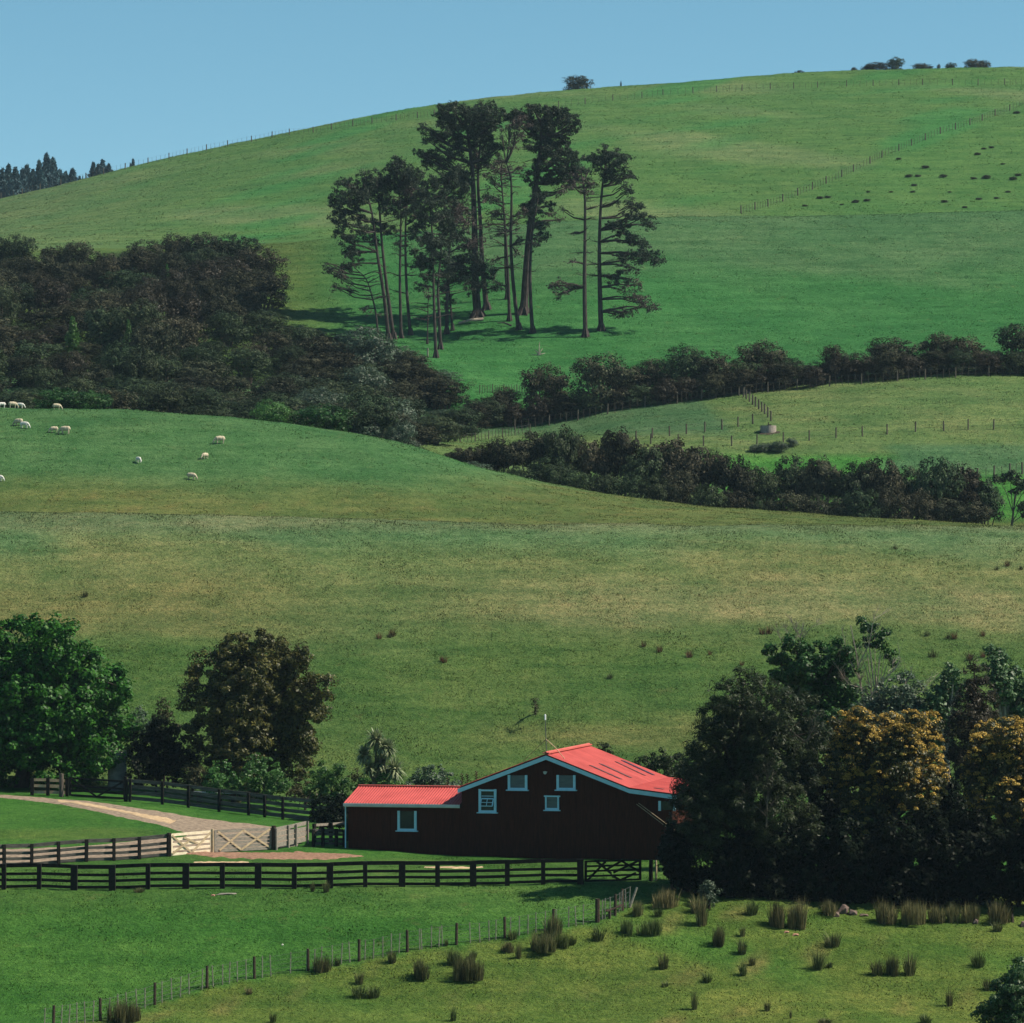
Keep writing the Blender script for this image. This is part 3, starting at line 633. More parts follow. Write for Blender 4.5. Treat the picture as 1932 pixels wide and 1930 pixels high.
# ------------------------------------------------------------------ board fences and gates
def lerp_poly(pts, px):
    return float(np.interp(px, [p[0] for p in pts], [p[1] for p in pts]))
def board_fence(label, ends, posts, hgt, rails, rail_h, pm, rm, name='board_fence', front=-1, post_w=.17, top_cap=.22, wob=.015, group=None, double=()):
    """ends: ((px, v, Ya, Yb), ...) give the foot line; posts: px list"""
    A = [ghit(*e) for e in ends]
    def foot(px):
        # foot point in the direction px on the polyline A
        r = (px-CX)/FPX
        for a, b in zip(A[:-1], A[1:]):
            ca, cb = a.x/a.y, b.x/b.y
            if (r-ca)*(r-cb) <= 1e-9 or b is A[-1] or (a is A[0] and r < ca):
                dx, dy = b.x-a.x, b.y-a.y; den = dx - r*dy
                t = (r*a.y - a.x)/den; x = a.x+dx*t; y = a.y+dy*t
                if -0.3 <= t <= 1.3 or b is A[-1]: return Vector((x, y, h1(x, y)))
        return None
    P = [foot(q) for q in posts]
    t = thing(name, P[0], label, 'fence', group); o = P[0]
    for i, p in enumerate(P):
        d = (P[min(i+1, len(P)-1)]-P[max(i-1, 0)]).normalized(); nrm = Vector((d.y, -d.x, 0)).normalized()
        w = post_w*(1.45 if i in double else R.uniform(.9, 1.1)); off = nrm*(.055+post_w/2)
        mb = MB(); l = Vector((R.uniform(-wob, wob), R.uniform(-wob, wob), 0))
        mb.beam(p+off-Vector((0, 0, .3)), p+off+Vector((0, 0, hgt+R.uniform(-.02, .04)))+l, w, post_w, nrm)
        build('post', mb, pm, t, o)
    for k, fr in enumerate(rails):
        mb = MB()
        for a, b in zip(P[:-1], P[1:]):
            ha = hgt*fr+R.uniform(-wob, wob); hb = hgt*fr+R.uniform(-wob, wob)
            rh = top_cap if k == 0 else rail_h
            mb.beam(a+Vector((0, 0, ha)), b+Vector((0, 0, hb)), .045, rh*R.uniform(.93, 1.05))
        build('rail', mb, rm, t, o)
    return P
RF = (0.93, 0.60, 0.35, 0.09)
front_posts = [-58, 10, 76, 142, 214, 281, 352, 421, 488, 556, 623, 690, 759, 826, 893, 957, 1025, 1095]
front_ends = [(-58, 1677, 180, 195), (352, 1675, 180, 197), (690, 1672, 180, 198), (1095, 1667, 180, 200)]
FP = board_fence('long black board fence with four rails running across the front of the barn yard', front_ends, front_posts, 1.20, RF, .135, M['black_wood'], M['black_wood'], post_w=.22, top_cap=.19, double=(3, 4, 6, 8, 10, 12, 14, 17))
yard_posts = [-45, 8, 60, 111, 163, 215, 263, 319]
YP = board_fence('worn dark board fence left of the cream gate beside the gravel path', [(-45, 1640, 188, 200), (8, 1635, 188, 202), (319, 1615, 194, 210)], yard_posts, 1.12, RF, .15, M['black_wood'], M['rail_wood'], post_w=.15, top_cap=.2)
pen_a = board_fence('grey weathered board fence right of the grey gate', [(516, 1604, 196, 214), (556, 1596, 196, 216), (590, 1590, 198, 218)], [519, 542, 556, 578], 1.15, (.93, .7, .46, .2), .22, M['grey_wood'], M['grey_wood'], post_w=.09, top_cap=.2)
board_fence('low dark board pen beside the left end of the barn wing', [(588, 1597, 196, 212), (650, 1597, 196, 212)], [590, 608, 633, 648], .92, (.93, .68, .42, .15), .13, M['black_wood'], M['rail_wood'], post_w=.14, top_cap=.14)
board_fence('single top rail of grey boards behind the dark pen beside the barn', [(586, 1590, 200, 216), (650, 1586, 200, 218)], [590, 621, 652], 1.0, (.95, .5), .12, M['black_wood'], M['grey_wood'], post_w=.15, top_cap=.14)
BP = board_fence('tall dark board fence sloping down behind the track towards the barn', [(238, 1512, 212, 232), (390, 1527, 208, 230), (471, 1538, 205, 228), (600, 1552, 203, 226)], [240, 247, 308, 357, 415, 471, 501, 535, 592, 640], 1.28, (.95, .68, .42, .16), .21, M['black_wood'], M['rail_wood'], post_w=.15, top_cap=.2)
board_fence('broken old board fence under the big green tree', [(60, 1500, 212, 234), (130, 1502, 212, 234)], [62, 92, 128], 1.0, (.9, .55, .2), .18, M['black_wood'], M['tan_wood'], post_w=.2, top_cap=.16)

def gate(label, A, B, z0, z1, rails, braces, fm, bm, bar_h=.11, stile=.1, name='farm_gate', panel=None):
    A = Vector(A); B = Vector(B); A.z = h1(A.x, A.y)+z0; B.z = h1(B.x, B.y)+z0; Hh = z1-z0; up = Vector((0, 0, 1))
    d = (B-A).normalized(); nrm = Vector((d.y, -d.x, 0)).normalized()
    t = thing(name, A, label, 'gate'); P = lambda u, w: A.lerp(B, u)+up*(Hh*w)
    for u in (0.012, 0.988):
        mb = MB(); mb.beam(P(u, 0), P(u, 1), stile, .06, nrm); build('stile', mb, fm, t, A)
    for w in rails:
        mb = MB(); mb.beam(P(0.02, w)-nrm*.0, P(0.98, w), .035, bar_h); build('rail', mb, fm, t, A)
    for (u0, w0, u1, w1) in braces:
        mb = MB(); mb.beam(P(u0, w0)+nrm*.045, P(u1, w1)+nrm*.045, .035, .11 if False else .10, up.cross(d) if False else up); build('brace', mb, bm, t, A)
    return t
gA, gB, gC = YP[-1]+Vector((.12, .02, 0)), ghit(399, 1608, 194, 212), ghit(512, 1603, 196, 214)
gate('cream painted wooden gate with crossed diagonal braces standing in full sun', gA, gB, .05, 1.12, (.03, .26, .5, .74, .96), [(.02, .93, .50, .03), (.5, .03, .97, .93), (.02, .05, .42, .6), (.3, .8, .7, .4)], M['pale_wood'], M['tan_wood'], .14, .13)
gate('wide weathered grey gate with pale diagonal braces beside the cream gate', gB+Vector((.15, 0, 0)), gC, .05, 1.15, (.04, .21, .38, .55, .72, .95), [(.08, .05, .5, .95), (.5, .95, .97, .07), (.05, .95, .46, .03), (.46, .03, .97, .95)], M['grey_wood'], M['tan_wood'], .15, .12)
gate('dark farm gate with crossed braces closing the right end of the front fence', FP[-1]+Vector((.22, 0, 0)), ghit(1209, 1664, 180, 200), .10, 1.12, (.03, .26, .5, .73, .96), [(.03, .05, .36, .95), (.2, .95, .46, .35), (.34, .5, .66, .97), (.64, .95, .97, .4), (.5, .4, .97, .95), (.45, .3, .62, .02), (.62, .02, .9, .35)], M['black_wood'], M['black_wood'], .09, .12)
gate('old dark gate behind the track between the big tree and the tall fence', ghit(131, 1503, 212, 234), ghit(236, 1510, 212, 234), .05, 1.15, (.05, .3, .55, .95), [(.02, .95, .5, .05), (.5, .05, .98, .95)], M['black_wood'], M['black_wood'], .12, .12)
def gatepost(p, hgt, w, mat, label, r=None):
    mb = MB(); p = Vector(p); p.z = h1(p.x, p.y); mb.tube([p-Vector((0, 0, .3)), p+Vector((.0, 0, hgt*.5)), p+Vector((R.uniform(-.02, .02), 0, hgt))], [w/2*1.05, w/2, w/2*.95], 10)
    return tag(build('gate_post', mb, mat, None, p, smooth=False), label, 'post')
gatepost(gA-Vector((.1, .05, 0)), 1.2, .26, M['post_wood'], 'thick dark round post on the left side of the cream gate')
gatepost(gB+Vector((.06, .0, 0)), 1.22, .16, M['tan_wood'], 'slim brown post between the cream gate and the grey gate')
gatepost(gC+Vector((.14, 0, 0)), 1.26, .26, M['post_wood'], 'thick dark round post right of the wide grey gate')
gatepost(ghit(237, 1512, 212, 232), 1.45, .22, M['black_wood'], 'dark square-topped post where the tall back fence meets the old gate')
gatepost(ghit(116, 1503, 212, 234), 1.35, .28, M['bark'], 'stout grey post under the big green tree left of the old gate')
gatepost(ghit(1228, 1662, 180, 200), 1.05, .2, M['black_wood'], 'dark post in tree shade right of the front gate')
for k, (q, l) in enumerate(((1238, 'pale thin post in the shade just right of the dark post by the front gate'),)):
    gatepost(ghit(q, 1661, 180, 200), 1.0, .1, M['tan_wood'], l)

# ------------------------------------------------------------------ wire fences
def wire_fence(label, foot, posts, battens, hgt, pr, br, pm, bm, wires, ya, yb, name='wire_fence', wr=.008, tall=(), lean=.03, wiremat=None):
    A = [(p, ghit(p, v, ya, yb)) for p, v in foot]; xs = [a[0] for a in A]
    def fp(px):
        y = float(np.interp(px, xs, [a[1].y for a in A])); return gat(px, y)
    allp = sorted([(p, 1) for p in posts]+[(p, 0) for p in battens]); o = fp(allp[0][0])
    t = thing(name, o, label, 'fence'); tops = []
    for p, k in allp:
        q = fp(p); s = hgt*(1 if k else R.uniform(.9, 1.0)); ln = Vector((R.uniform(-lean, lean)*(1 if k else 2.2), R.uniform(-lean, lean), 0))
        r = pr if k else br
        if p in tall: r *= 1.7; s *= 1.08
        if k or br > 0:
            mb = MB(); a = 0.25 if k else 0.0
            mb.tube([q-Vector((0, 0, a)), q+ln*.5*s+Vector((0, 0, s*.5)), q+ln*s+Vector((0, 0, s))], [r, r*R.uniform(.85, 1), r*.9], 8 if k else 5)
            build('post' if k else 'batten', mb, pm if k else bm, t, o)
        tops.append((q, ln))
    for w in wires:
        mb = MB()
        for (a, la), (b, lb) in zip(tops[:-1], tops[1:]):
            mb.beam(a+Vector((0, 0, hgt*w))+la*hgt*w, b+Vector((0, 0, hgt*w))+lb*hgt*w, wr*2, wr*2)
        build('wire', mb, wiremat or M['wire'], t, o)
    return t
z5 = lambda z: z*.3645
z6 = lambda z: 654+z*.3385
foot5 = [(60, 1948), (103, 1940), (191, 1926), (293, 1896), (392, 1864), (481, 1846), (582, 1831), (678, 1813), (769, 1795.5), (861, 1782), (953, 1770), (1043, 1755), (1127, 1739), (1160, 1727), (1187, 1709), (1203, 1697)]
wp5 = [z5(q) for q in (282, 525, 805, 1075, 1320, 1598, 1860)]+[z6(q) for q in (340, 612, 882, 1150, 1397, 1495, 1537)]
wb5 = [z5(q) for q in (235, 322, 362, 403, 445, 487, 570, 617, 662, 713, 755, 843, 893, 937, 983, 1050, 1107, 1155, 1190, 1232, 1277, 1360, 1405, 1505, 1590, 1628, 1665, 1722, 1768, 1813)]+[z6(q) for q in (103, 150, 203, 250, 293, 408, 420, 473, 515, 535, 690, 743, 795, 832, 913, 962, 1010, 1055, 1105, 1168, 1237, 1278, 1318, 1425, 1440, 1470, 1518, 1530, 1555, 1575)]
wire_fence('post and wire fence with grey battens running across the foreground paddock', foot5, wp5, wb5, 1.0, .072, .028, M['post_wood'], M['batten'], (.12, .3, .48, .68, .9), 166, 196, tall=(z6(1397),), lean=.025, wr=.0045)
# stile rail and slanted stay at the corner
c1 = gat(1160, 186); c2 = gat(1187, 187.2)
mb = MB(); mb.beam(ghit(1143, 1733, 175, 195)+Vector((0, 0, .35)), ghit(1175, 1722, 175, 195)+Vector((0, 0, .38)), .22, .05)
mb.tube([ghit(1150, 1733, 175, 195), ghit(1150, 1733, 175, 195)+Vector((0, 0, .35))], .06, 6)
tag(build('stile_step', mb, M['post_wood'], None, ghit(1150, 1733, 175, 195)), 'low wooden stile step beside the wire fence corner', 'step')
a = ghit(1188, 1712, 178, 195); mb = MB(); mb.tube([a, a+Vector((.35, .1, .95))], [.07, .05], 6)
tag(build('leaning_stay', mb, M['batten'], None, a), 'pale slanting stay leaning at the far end of the foreground wire fence', 'post')

def far_fence(label, foot, n, ya, yb, hgt=1.15, pr=.09, bat=4, **kw):
    px0, px1 = foot[0][0], foot[-1][0]
    posts = [px0+(px1-px0)*(i+R.uniform(-.12, .12))/n for i in range(n+1)]; posts[0] = px0; posts[-1] = px1
    bats = [posts[i]+(posts[i+1]-posts[i])*(j+1)/(bat+1) for i in range(n) for j in range(bat)]
    bats = bats[:95]
    return wire_fence(label, foot, posts, bats, hgt, pr, .03 if bat else 0, M['far_post'], M['far_post'], (.35, .9), ya, yb, wr=.006, **kw)
far_fence('fence of dark posts along the left skyline of the far hill', [(0, 375), (110, 350), (229, 321), (303, 303), (383, 285), (452, 272), (520, 258), (564, 253), (679, 236), (756, 226), (792, 222), (900, 210)], 23, 845, 905, 1.4, .13, 4)
far_fence('fence line just below the right skyline of the far hill', [(1010, 208), (1078, 199), (1255, 179), (1437, 169), (1619, 163), (1887, 160), (1990, 158)], 20, 800, 885, 1.4, .11, 3)
far_fence('fence climbing diagonally up the right side of the far hill', [(1399, 402), (1449, 390), (1550, 350), (1601, 328), (1746, 265), (1844, 233), (1916, 205), (1990, 180)], 22, 640, 870, 1.35, .13, 4)
far_fence('fence along the top of the small right paddock below the scrub row', [(971, 811), (1028, 804), (1143, 782), (1200, 771), (1316, 756), (1378, 749), (1436, 741), (1497, 736), (1557, 730), (1615, 725), (1674, 721), (1737, 716), (1797, 713), (1855, 710), (1912, 709), (1990, 707)], 17, 395, 437, 1.2, .085, 4)
far_fence('short run of close dark posts descending to the water trough', [(1403, 749), (1420, 763), (1440, 778), (1455, 794)], 9, 395, 440, 1.1, .10, 0)
far_fence('fence crossing the right paddock left of the water trough', [(1200, 832), (1214, 829), (1281, 821), (1350, 812), (1388, 806), (1437, 796), (1455, 794)], 8, 393, 440, 1.1, .09, 0)
far_fence('lower fence of grey posts crossing the right paddock below the water trough', [(1180, 842), (1235, 837), (1365, 842), (1486, 834), (1575, 826), (1680, 819), (1784, 813), (1875, 810), (1980, 807)], 16, 393, 440, 1.1, .08, 0)
far_fence('fence in the green gully between the two scrub rows', [(790, 838), (860, 834), (930, 826), (1000, 816)], 8, 393, 440, 1.0, .06, 3)
far_fence('faint fence across the gap at the foot of the pine slope', [(905, 742), (950, 741), (1000, 741)], 4, 434, 470, 1.0, .06, 4)
far_fence('short fence piece at the right edge below the paddock', [(1845, 905), (1862, 902), (1900, 897), (1960, 892)], 4, 385, 430, 1.2, .10, 1)

# ------------------------------------------------------------------ water trough, tank, stones
p = ghit(1449.5, 814, 395, 438); t = thing('water_trough', p, 'round concrete water trough in the right paddock beside the fence end', 'trough')
mb = MB(); n = 24; ro, ri, hh = .86, .74, .62
ring = lambda r, z: [p+Vector((math.cos(6.2832*i/n)*r, math.sin(6.2832*i/n)*r, z)) for i in range(n)]
vs = ring(ro, -.2)+ring(ro, hh)+ring(ri, hh)+ring(ri, .3); mb.add(vs, [(k*n+i, k*n+(i+1) % n, (k+1)*n+(i+1) % n, (k+1)*n+i) for k in range(3) for i in range(n)])
build('bowl', mb, M['concrete'], t, p)
mb = MB(); mb.add(ring(ri-.003, .38), [tuple(range(n))]); build('water', mb, M['water'], t, p)
mb = MB(); mb.beam(p+Vector((-.1, -.3, hh+.05)), p+Vector((.3, -.3, hh+.05)), .3, .14); mb.tube([p+Vector((0, -.3, hh)), p+Vector((.0, -.3, hh+.35))], .05, 6); build('valve_box', mb, M['post_wood'], t, p)
strip('bare_patch', [p+Vector((-1.0, -1.1, 0)), p+Vector((0, -1.5, 0)), p+Vector((1.2, -1.1, 0))], [p+Vector((-1.0, .2, 0)), p+Vector((0, .3, 0)), p+Vector((1.2, .2, 0))], M['post_wood'], 12, 4, .03, .3, 31)

p = gat(222, 229); t = thing('water_tank', p, 'round corrugated iron water tank behind the back fence beside the big green tree', 'water tank')
mb = MB(); n = 32; prof = []; hh = 2.35
rows = [(1.02+.022*math.sin(k*math.pi/2)) for k in range(81)]
vs = [p+Vector((math.cos(6.2832*i/n)*r*.56, math.sin(6.2832*i/n)*r*.56, k*hh/80)) for k, r in enumerate(rows) for i in range(n)]
mb.add(vs, [(k*n+i, k*n+(i+1) % n, (k+1)*n+(i+1) % n, (k+1)*n+i) for k in range(80) for i in range(n)]); build('tank_shell', mb, M['tank'], t, p)
mb = MB(); mb.tube([p+Vector((0, 0, hh)), p+Vector((0, 0, hh+.16))], [.6, .1], 24); build('lid', mb, M['tank'], t, p)

p = ghit(405, 1522, 212, 236)+Vector((0, 1.4, 0)); p.z = h1(p.x, p.y)
t = thing('metal_sheet_table', p, 'pale metal sheet propped on blocks in the weeds behind the tall back fence', 'sheet')
mb = MB(); mb.beam(p+Vector((-1.4, 0, .72)), p+Vector((1.3, 0, .66)), 1.0, .05); build('sheet', mb, M['sheet'], t, p)
for s in (-1, 1):
    mb = MB(); mb.beam(p+Vector((s, 0, -.1)), p+Vector((s, 0, .66)), .3, .4, (0, 1, 0)); build('block', mb, M['post_wood'], t, p)

def rock(px, v, sx, sy, sz, rz, label, mat=None, seed=0, Ya=165, Yb=205, name='rock', dz=0):
    bm = bmesh.new(); bmesh.ops.create_icosphere(bm, subdivisions=3, radius=1)
    for q in bm.verts:
        n1 = mnoise.noise(q.co*1.1+Vector((seed*7.1, 0, 0)))*.45+mnoise.noise(q.co*3+Vector((0, seed*3.3, 0)))*.14
        q.co *= 1+n1
        for ax in (Vector((.8, -.5, .35)), Vector((-.6, -.7, .5)), Vector((.1, -.2, 1)), Vector((-.9, .1, .2)), Vector((.3, -1, -.2)), Vector((.9, .2, -.1))):
            a = ax.normalized(); d = q.co.dot(a)
            if d > .6: q.co -= a*(d-.6)*.97
        q.co = Vector((q.co.x*sx, q.co.y*sy, q.co.z*sz))
    bmesh.ops.rotate(bm, verts=bm.verts, cent=(0, 0, 0), matrix=__import__('mathutils').Matrix.Rotation(rz, 3, 'Y'))
    me = bpy.data.meshes.new(name); bm.to_mesh(me); bm.free()
    p = ghit(px, v, Ya, Yb); o = link(name, me, mat or M['rock']); o.location = p+Vector((0, 0, sz*.25+dz)); return tag(o, label, 'rock')
rock(1591, 1722, .34, .4, .42, .5, 'tall pointed reddish boulder at the top of the rock pile below the tree shade', seed=1)
rock(1577, 1728, .26, .3, .2, 0, 'small boulder at the left foot of the rock pile below the tree shade', seed=2)
rock(1609, 1725, .33, .3, .22, .1, 'blocky boulder right of the tall one in the rock pile', seed=3)
rock(1630, 1727, .32, .3, .08, .05, 'flat low stone at the right end of the rock pile', seed=4)
rock(1841, 1742, .17, .2, .2, .4, 'small upright stone in front of the long rush row at the right', seed=5)
rock(1931, 1747, .22, .3, .22, .2, 'reddish stone cut off by the right edge of the picture', seed=6)
rock(1484, 1759, .18, .16, .07, 0, 'pinkish flat stone lying in the right foreground grass', M['pink_stone'], 7)
rock(1501, 1764, .22, .18, .07, 0, 'larger pinkish broken stone right of the other pink one', M['pink_stone'], 8)
rock(533, 1783, .07, .07, .05, 0, 'small white stone in the left foreground grass', M['shorn'], 9)
rock(429, 1687, .7, .2, .06, 0, 'flat grey stone slab at the foot of the long front fence', M['grey_wood'], 10)
rock(402, 1690, .15, .15, .07, 0, 'small pinkish stone by the grey slab at the front fence', M['pink_stone'], 11)

# ------------------------------------------------------------------ near trees
def tree(name, label, basepx, Y, lobes, fol, bark, leaf=.17, dens=95, aspect=.6, clump=.38, updir=.35, trunk_r=.28, group=None, cat='tree', extra=None, depth=.7, seed=0, fill=1, limbs=True, flat=1.0, base=None, loc_noise=0, twist=0):
    """lobes: (px, v, r_px[, dy]) as seen; each becomes a rounded bough of leaves at its own depth"""
    rng = np.random.default_rng(seed+100); rr = random.Random(seed+5)
    p0 = base or gat(basepx, Y); mpp = Y/FPX
    t = thing(name, p0, label, cat, group); parts = []; pts = []
    cxs = sum(l[0] for l in lobes)/len(lobes); spread = max(abs(l[0]-cxs) for l in lobes)*mpp+1
    for i, l in enumerate(lobes):
        r = l[2]*mpp; c = at(l[0], l[1], Y)
        dy = l[3] if len(l) > 3 else ((-1)**i)*rr.uniform(.15, depth)*math.sqrt(max(.1, 1-((l[0]-cxs)*mpp/spread)**2))*spread*.55
        c = at(l[0], l[1], Y+dy) - p0; pts.append((c, r))
        n = int(dens*1.5*12.6*r*r); P, nn = lobe_points(c, r, n, clump, rng, flat)
        parts.append(leaves(P, leaf, aspect, updir, nn, rng))
    if fill and len(lobes) > 7:      # inner boughs
        xs = [q[0] for q in pts]; cc = sum(xs, Vector())/len(xs)
        for c, r in pts:
            c2 = c.lerp(cc, .35); P, nn = lobe_points(c2, r*.8, int(dens*.5*12.6*r*r*.64), clump*1.2, rng); parts.append(leaves(P, leaf*1.5, aspect, updir, nn, rng))
    V, F, a = merge(parts)
    link('crown', mesh_np('crown', V, F, a), fol, t)
    if limbs:
        mb = MB(); top = max(q[0].z for q in pts); cc = sum((q[0] for q in pts), Vector())/len(pts)
        k = Vector((cc.x*.35, cc.y*.35, max(.6, top*.38)))
        mb.tube([(0, 0, -.3), (k.x*.3, k.y*.3, k.z*.4), k, (cc.x*.7, cc.y*.7, top*.75)], [trunk_r*1.25, trunk_r, trunk_r*.8, trunk_r*.3], 8)
        for c, r in pts:
            s = k*rr.uniform(.6, 1.0) if c.z < k.z*1.6 else k.lerp(Vector((cc.x*.7, cc.y*.7, top*.75)), rr.uniform(.1, .8)); m = s.lerp(c, .5)+Vector((0, 0, .12*(c-s).length))
            mb.tube([s, m, c], [trunk_r*.4, trunk_r*.28, trunk_r*.08], 5)
        me = bpy.data.meshes.new('trunk'); me.from_pydata([tuple(q) for q in mb.v], [], mb.f); link('trunk', me, bark, t)
    if extra: extra(t, p0, pts, rng)
    return t
tree('broadleaf_tree', 'big glossy green broadleaf tree at the left edge above the track', 40, 230,
     [(35,1218,62),(105,1225,58),(-35,1235,70),(155,1270,52),(203,1298,44),(130,1330,68),(190,1362,52),(236,1300,20),(238,1372,26),(60,1300,80),(-30,1310,85),(60,1385,70),(130,1405,55),(188,1420,46),(225,1410,24),(-60,1400,80),(0,1440,70),(95,1450,45),(165,1450,36),(-90,1300,80),(30,1465,40),(120,1470,30),(215,1265,15),(60,1180,25),(100,1182,22)],
     G['glossy_green'], M['dark_bark'], leaf=.24, dens=50, clump=.50, updir=.6, trunk_r=.40, seed=1)
tree('broadleaf_tree', 'rounded olive brown tree standing behind the back fence left of the barn', 478, 229,
     [(450,1222,36),(485,1215,30),(530,1228,34),(565,1238,24),(400,1268,46),(470,1270,60),(540,1275,50),(598,1300,30),(372,1318,32),(440,1335,70),(520,1340,62),(575,1345,38),(390,1385,46),(455,1410,58),(530,1405,55),(572,1398,30),(560,1440,28),(420,1440,40),(500,1450,42),(612,1285,14),(605,1335,20),(360,1290,14),(420,1235,18),(575,1420,24)],
     G['olive_brown'], M['dark_bark'], leaf=.17, dens=95, clump=.42, updir=.2, trunk_r=.35, seed=2)
def small(name, label, px, Y, lobes, fol, leaf=.14, dens=110, seed=0, clump=.25, cat='shrub', group=None, updir=.4, bark=None, **kw):
    return tree(name, label, px, Y, lobes, G[fol], bark or M['dark_bark'], leaf=leaf, dens=dens, clump=clump, updir=updir, trunk_r=.07, seed=seed, cat=cat, group=group, **kw)
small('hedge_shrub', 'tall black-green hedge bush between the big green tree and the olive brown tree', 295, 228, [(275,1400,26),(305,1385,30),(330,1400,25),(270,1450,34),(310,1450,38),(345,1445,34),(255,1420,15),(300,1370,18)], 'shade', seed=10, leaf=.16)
small('wispy_shrub', 'wispy pale olive sapling rising above the dark hedge bush', 310, 233, [(307,1325,12),(312,1345,16),(305,1362,20),(330,1370,12)], 'weed', seed=11, dens=60)
small('wispy_shrub', 'silvery shrub at the right edge of the big green tree', 262, 232, [(262,1345,14),(272,1360,16),(258,1375,18),(280,1385,15)], 'greygreen', seed=12, dens=50)
small('shrub', 'low grey olive shrub at the left foot of the olive brown tree', 362, 226, [(360,1450,16),(372,1465,20),(355,1478,18),(385,1480,16)], 'weed', seed=13)
small('shrub', 'round bright green bush behind the tall fence, left one', 418, 225, [(420,1455,22),(405,1468,20),(432,1475,22),(415,1488,24),(390,1485,14)], 'bright', seed=14, group='green bushes behind the tall back fence')
small('shrub', 'larger bright green bush behind the tall fence, in front of the olive brown tree', 500, 224, [(483,1435,16),(478,1458,24),(505,1455,26),(528,1475,20),(490,1482,28),(520,1492,22),(470,1490,18)], 'bright', seed=15, group='green bushes behind the tall back fence')
small('shrub', 'dull green bush nearest the barn behind the tall fence', 625, 222, [(620,1455,22),(640,1468,24),(600,1470,20),(622,1490,28),(655,1488,22),(595,1495,20),(645,1510,24)], 'bright', seed=16, group='green bushes behind the tall back fence')
small('shrub', 'scraggy brown shrub between the two bright green bushes', 452, 227, [(452,1478,18),(446,1495,18),(462,1500,14)], 'weed', seed=17, dens=60)
small('shrub', 'brown twiggy shrub left of the cabbage tree', 575, 226, [(572,1482,20),(560,1500,20),(584,1505,18),(672,1465,14)], 'weed', seed=18, dens=70)
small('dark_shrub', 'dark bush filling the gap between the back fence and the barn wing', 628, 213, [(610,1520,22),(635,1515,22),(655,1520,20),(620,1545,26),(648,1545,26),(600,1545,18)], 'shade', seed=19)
small('shrub', 'rounded green bush under the cabbage tree behind the wing roof', 712, 221, [(700,1475,22),(725,1470,22),(742,1482,18),(688,1490,18),(715,1495,24)], 'bright', seed=20, dens=120)
small('shrub', 'grey green bush behind the wing roof, right of the cabbage tree', 815, 222, [(795,1472,24),(818,1460,20),(842,1474,20),(780,1488,20),(810,1490,28),(850,1490,18),(870,1485,12)], 'greygreen', seed=21, dens=85)
small('shrub', 'dark rounded bush showing over the far edge of the barn roof', 1240, 222, [(1215,1440,18),(1245,1432,22),(1275,1440,20),(1200,1455,16),(1250,1460,30),(1290,1455,22)], 'feathery', seed=22)
small('shrub', 'small dark bush peeping above the barn roof ridge', 1138, 225, [(1137,1413,12),(1130,1425,12),(1145,1425,12)], 'feathery', seed=23)
small('shrub', 'lone small dark shrub on the slope above the barn roof', 1010, 246, [(1010,1322,5),(1010,1332,6),(1011,1341,5)], 'weed', seed=24, leaf=.1, dens=160, base=ghit(1010, 1346, 230, 286))
small('shrub', 'low brown tuft on the mid slope above the lone small shrub', 998, 262, [(996,1224,5),(1000,1229,5),(993,1230,4)], 'weed', seed=25, leaf=.1, dens=160, base=ghit(998, 1233, 230, 286), limbs=False)
small('grey_shrub', 'dusty grey green shrub at the edge of the tree shade behind the rushes', 1338, 182, [(1335,1672,13),(1345,1682,14),(1330,1690,13),(1340,1700,13)], 'greygreen', seed=26, leaf=.08, dens=260, clump=.16, base=ghit(1338, 1714, 168, 196))
small('grey_shrub', 'blue green leafy plant behind the long rush row at the right', 1866, 184, [(1860,1702,8),(1870,1712,9),(1880,1706,6)], 'greygreen', seed=27, leaf=.08, dens=220, clump=.14, base=ghit(1866, 1725, 168, 198))
small('grey_shrub', 'small blue green plant near the right edge beside the last tan rush', 1908, 184, [(1908,1718,7),(1912,1728,7)], 'greygreen', seed=28, leaf=.08, dens=220, clump=.14, base=ghit(1910, 1742, 168, 198))
tree('leafy_tree', 'leafy crown with pale shining leaves rising into the bottom right corner', 1945, 150,
     [(1905,1838,12),(1925,1828,22),(1890,1862,22),(1915,1870,32),(1945,1860,40),(1870,1890,18),(1895,1900,32),(1930,1915,40),(1965,1880,50),(1850,1915,16),(1875,1930,28),(1910,1950,40),(1960,1960,50)],
     G['poplar'], M['pale_bark'], leaf=.11, dens=230, clump=.2, updir=.3, trunk_r=.1, seed=30)

# clump of trees right of the barn
tree('feathery_tree', 'large dark feathery tree overhanging the right end of the barn roof', 1405, 185,
     [(1405,1285,30),(1380,1315,42),(1440,1310,40),(1345,1355,36),(1400,1360,60),(1470,1340,50),(1515,1345,38),(1330,1400,36),(1385,1430,64),(1450,1410,64),(1520,1400,44),(1318,1450,34),(1350,1480,50),(1420,1490,70),(1490,1470,60),(1310,1505,30),(1300,1470,12),(1335,1545,44),(1400,1560,66),(1480,1550,64),(1305,1560,26),(1430,1290,16),(1355,1325,14),(1540,1380,24),(1287,1488,10),(1320,1372,12),(1296,1520,24),(1290,1545,26),(1300,1590,30),(1330,1580,36),(1310,1440,28),(1380,1520,44),(1286,1505,14),(1284,1478,16,0),(1296,1492,24,0),(1280,1512,16,0),(1300,1462,20,0)],
     G['feathery'], M['dark_bark'], leaf=.20, dens=120, aspect=.22, clump=.36, updir=.9, trunk_r=.25, seed=31)
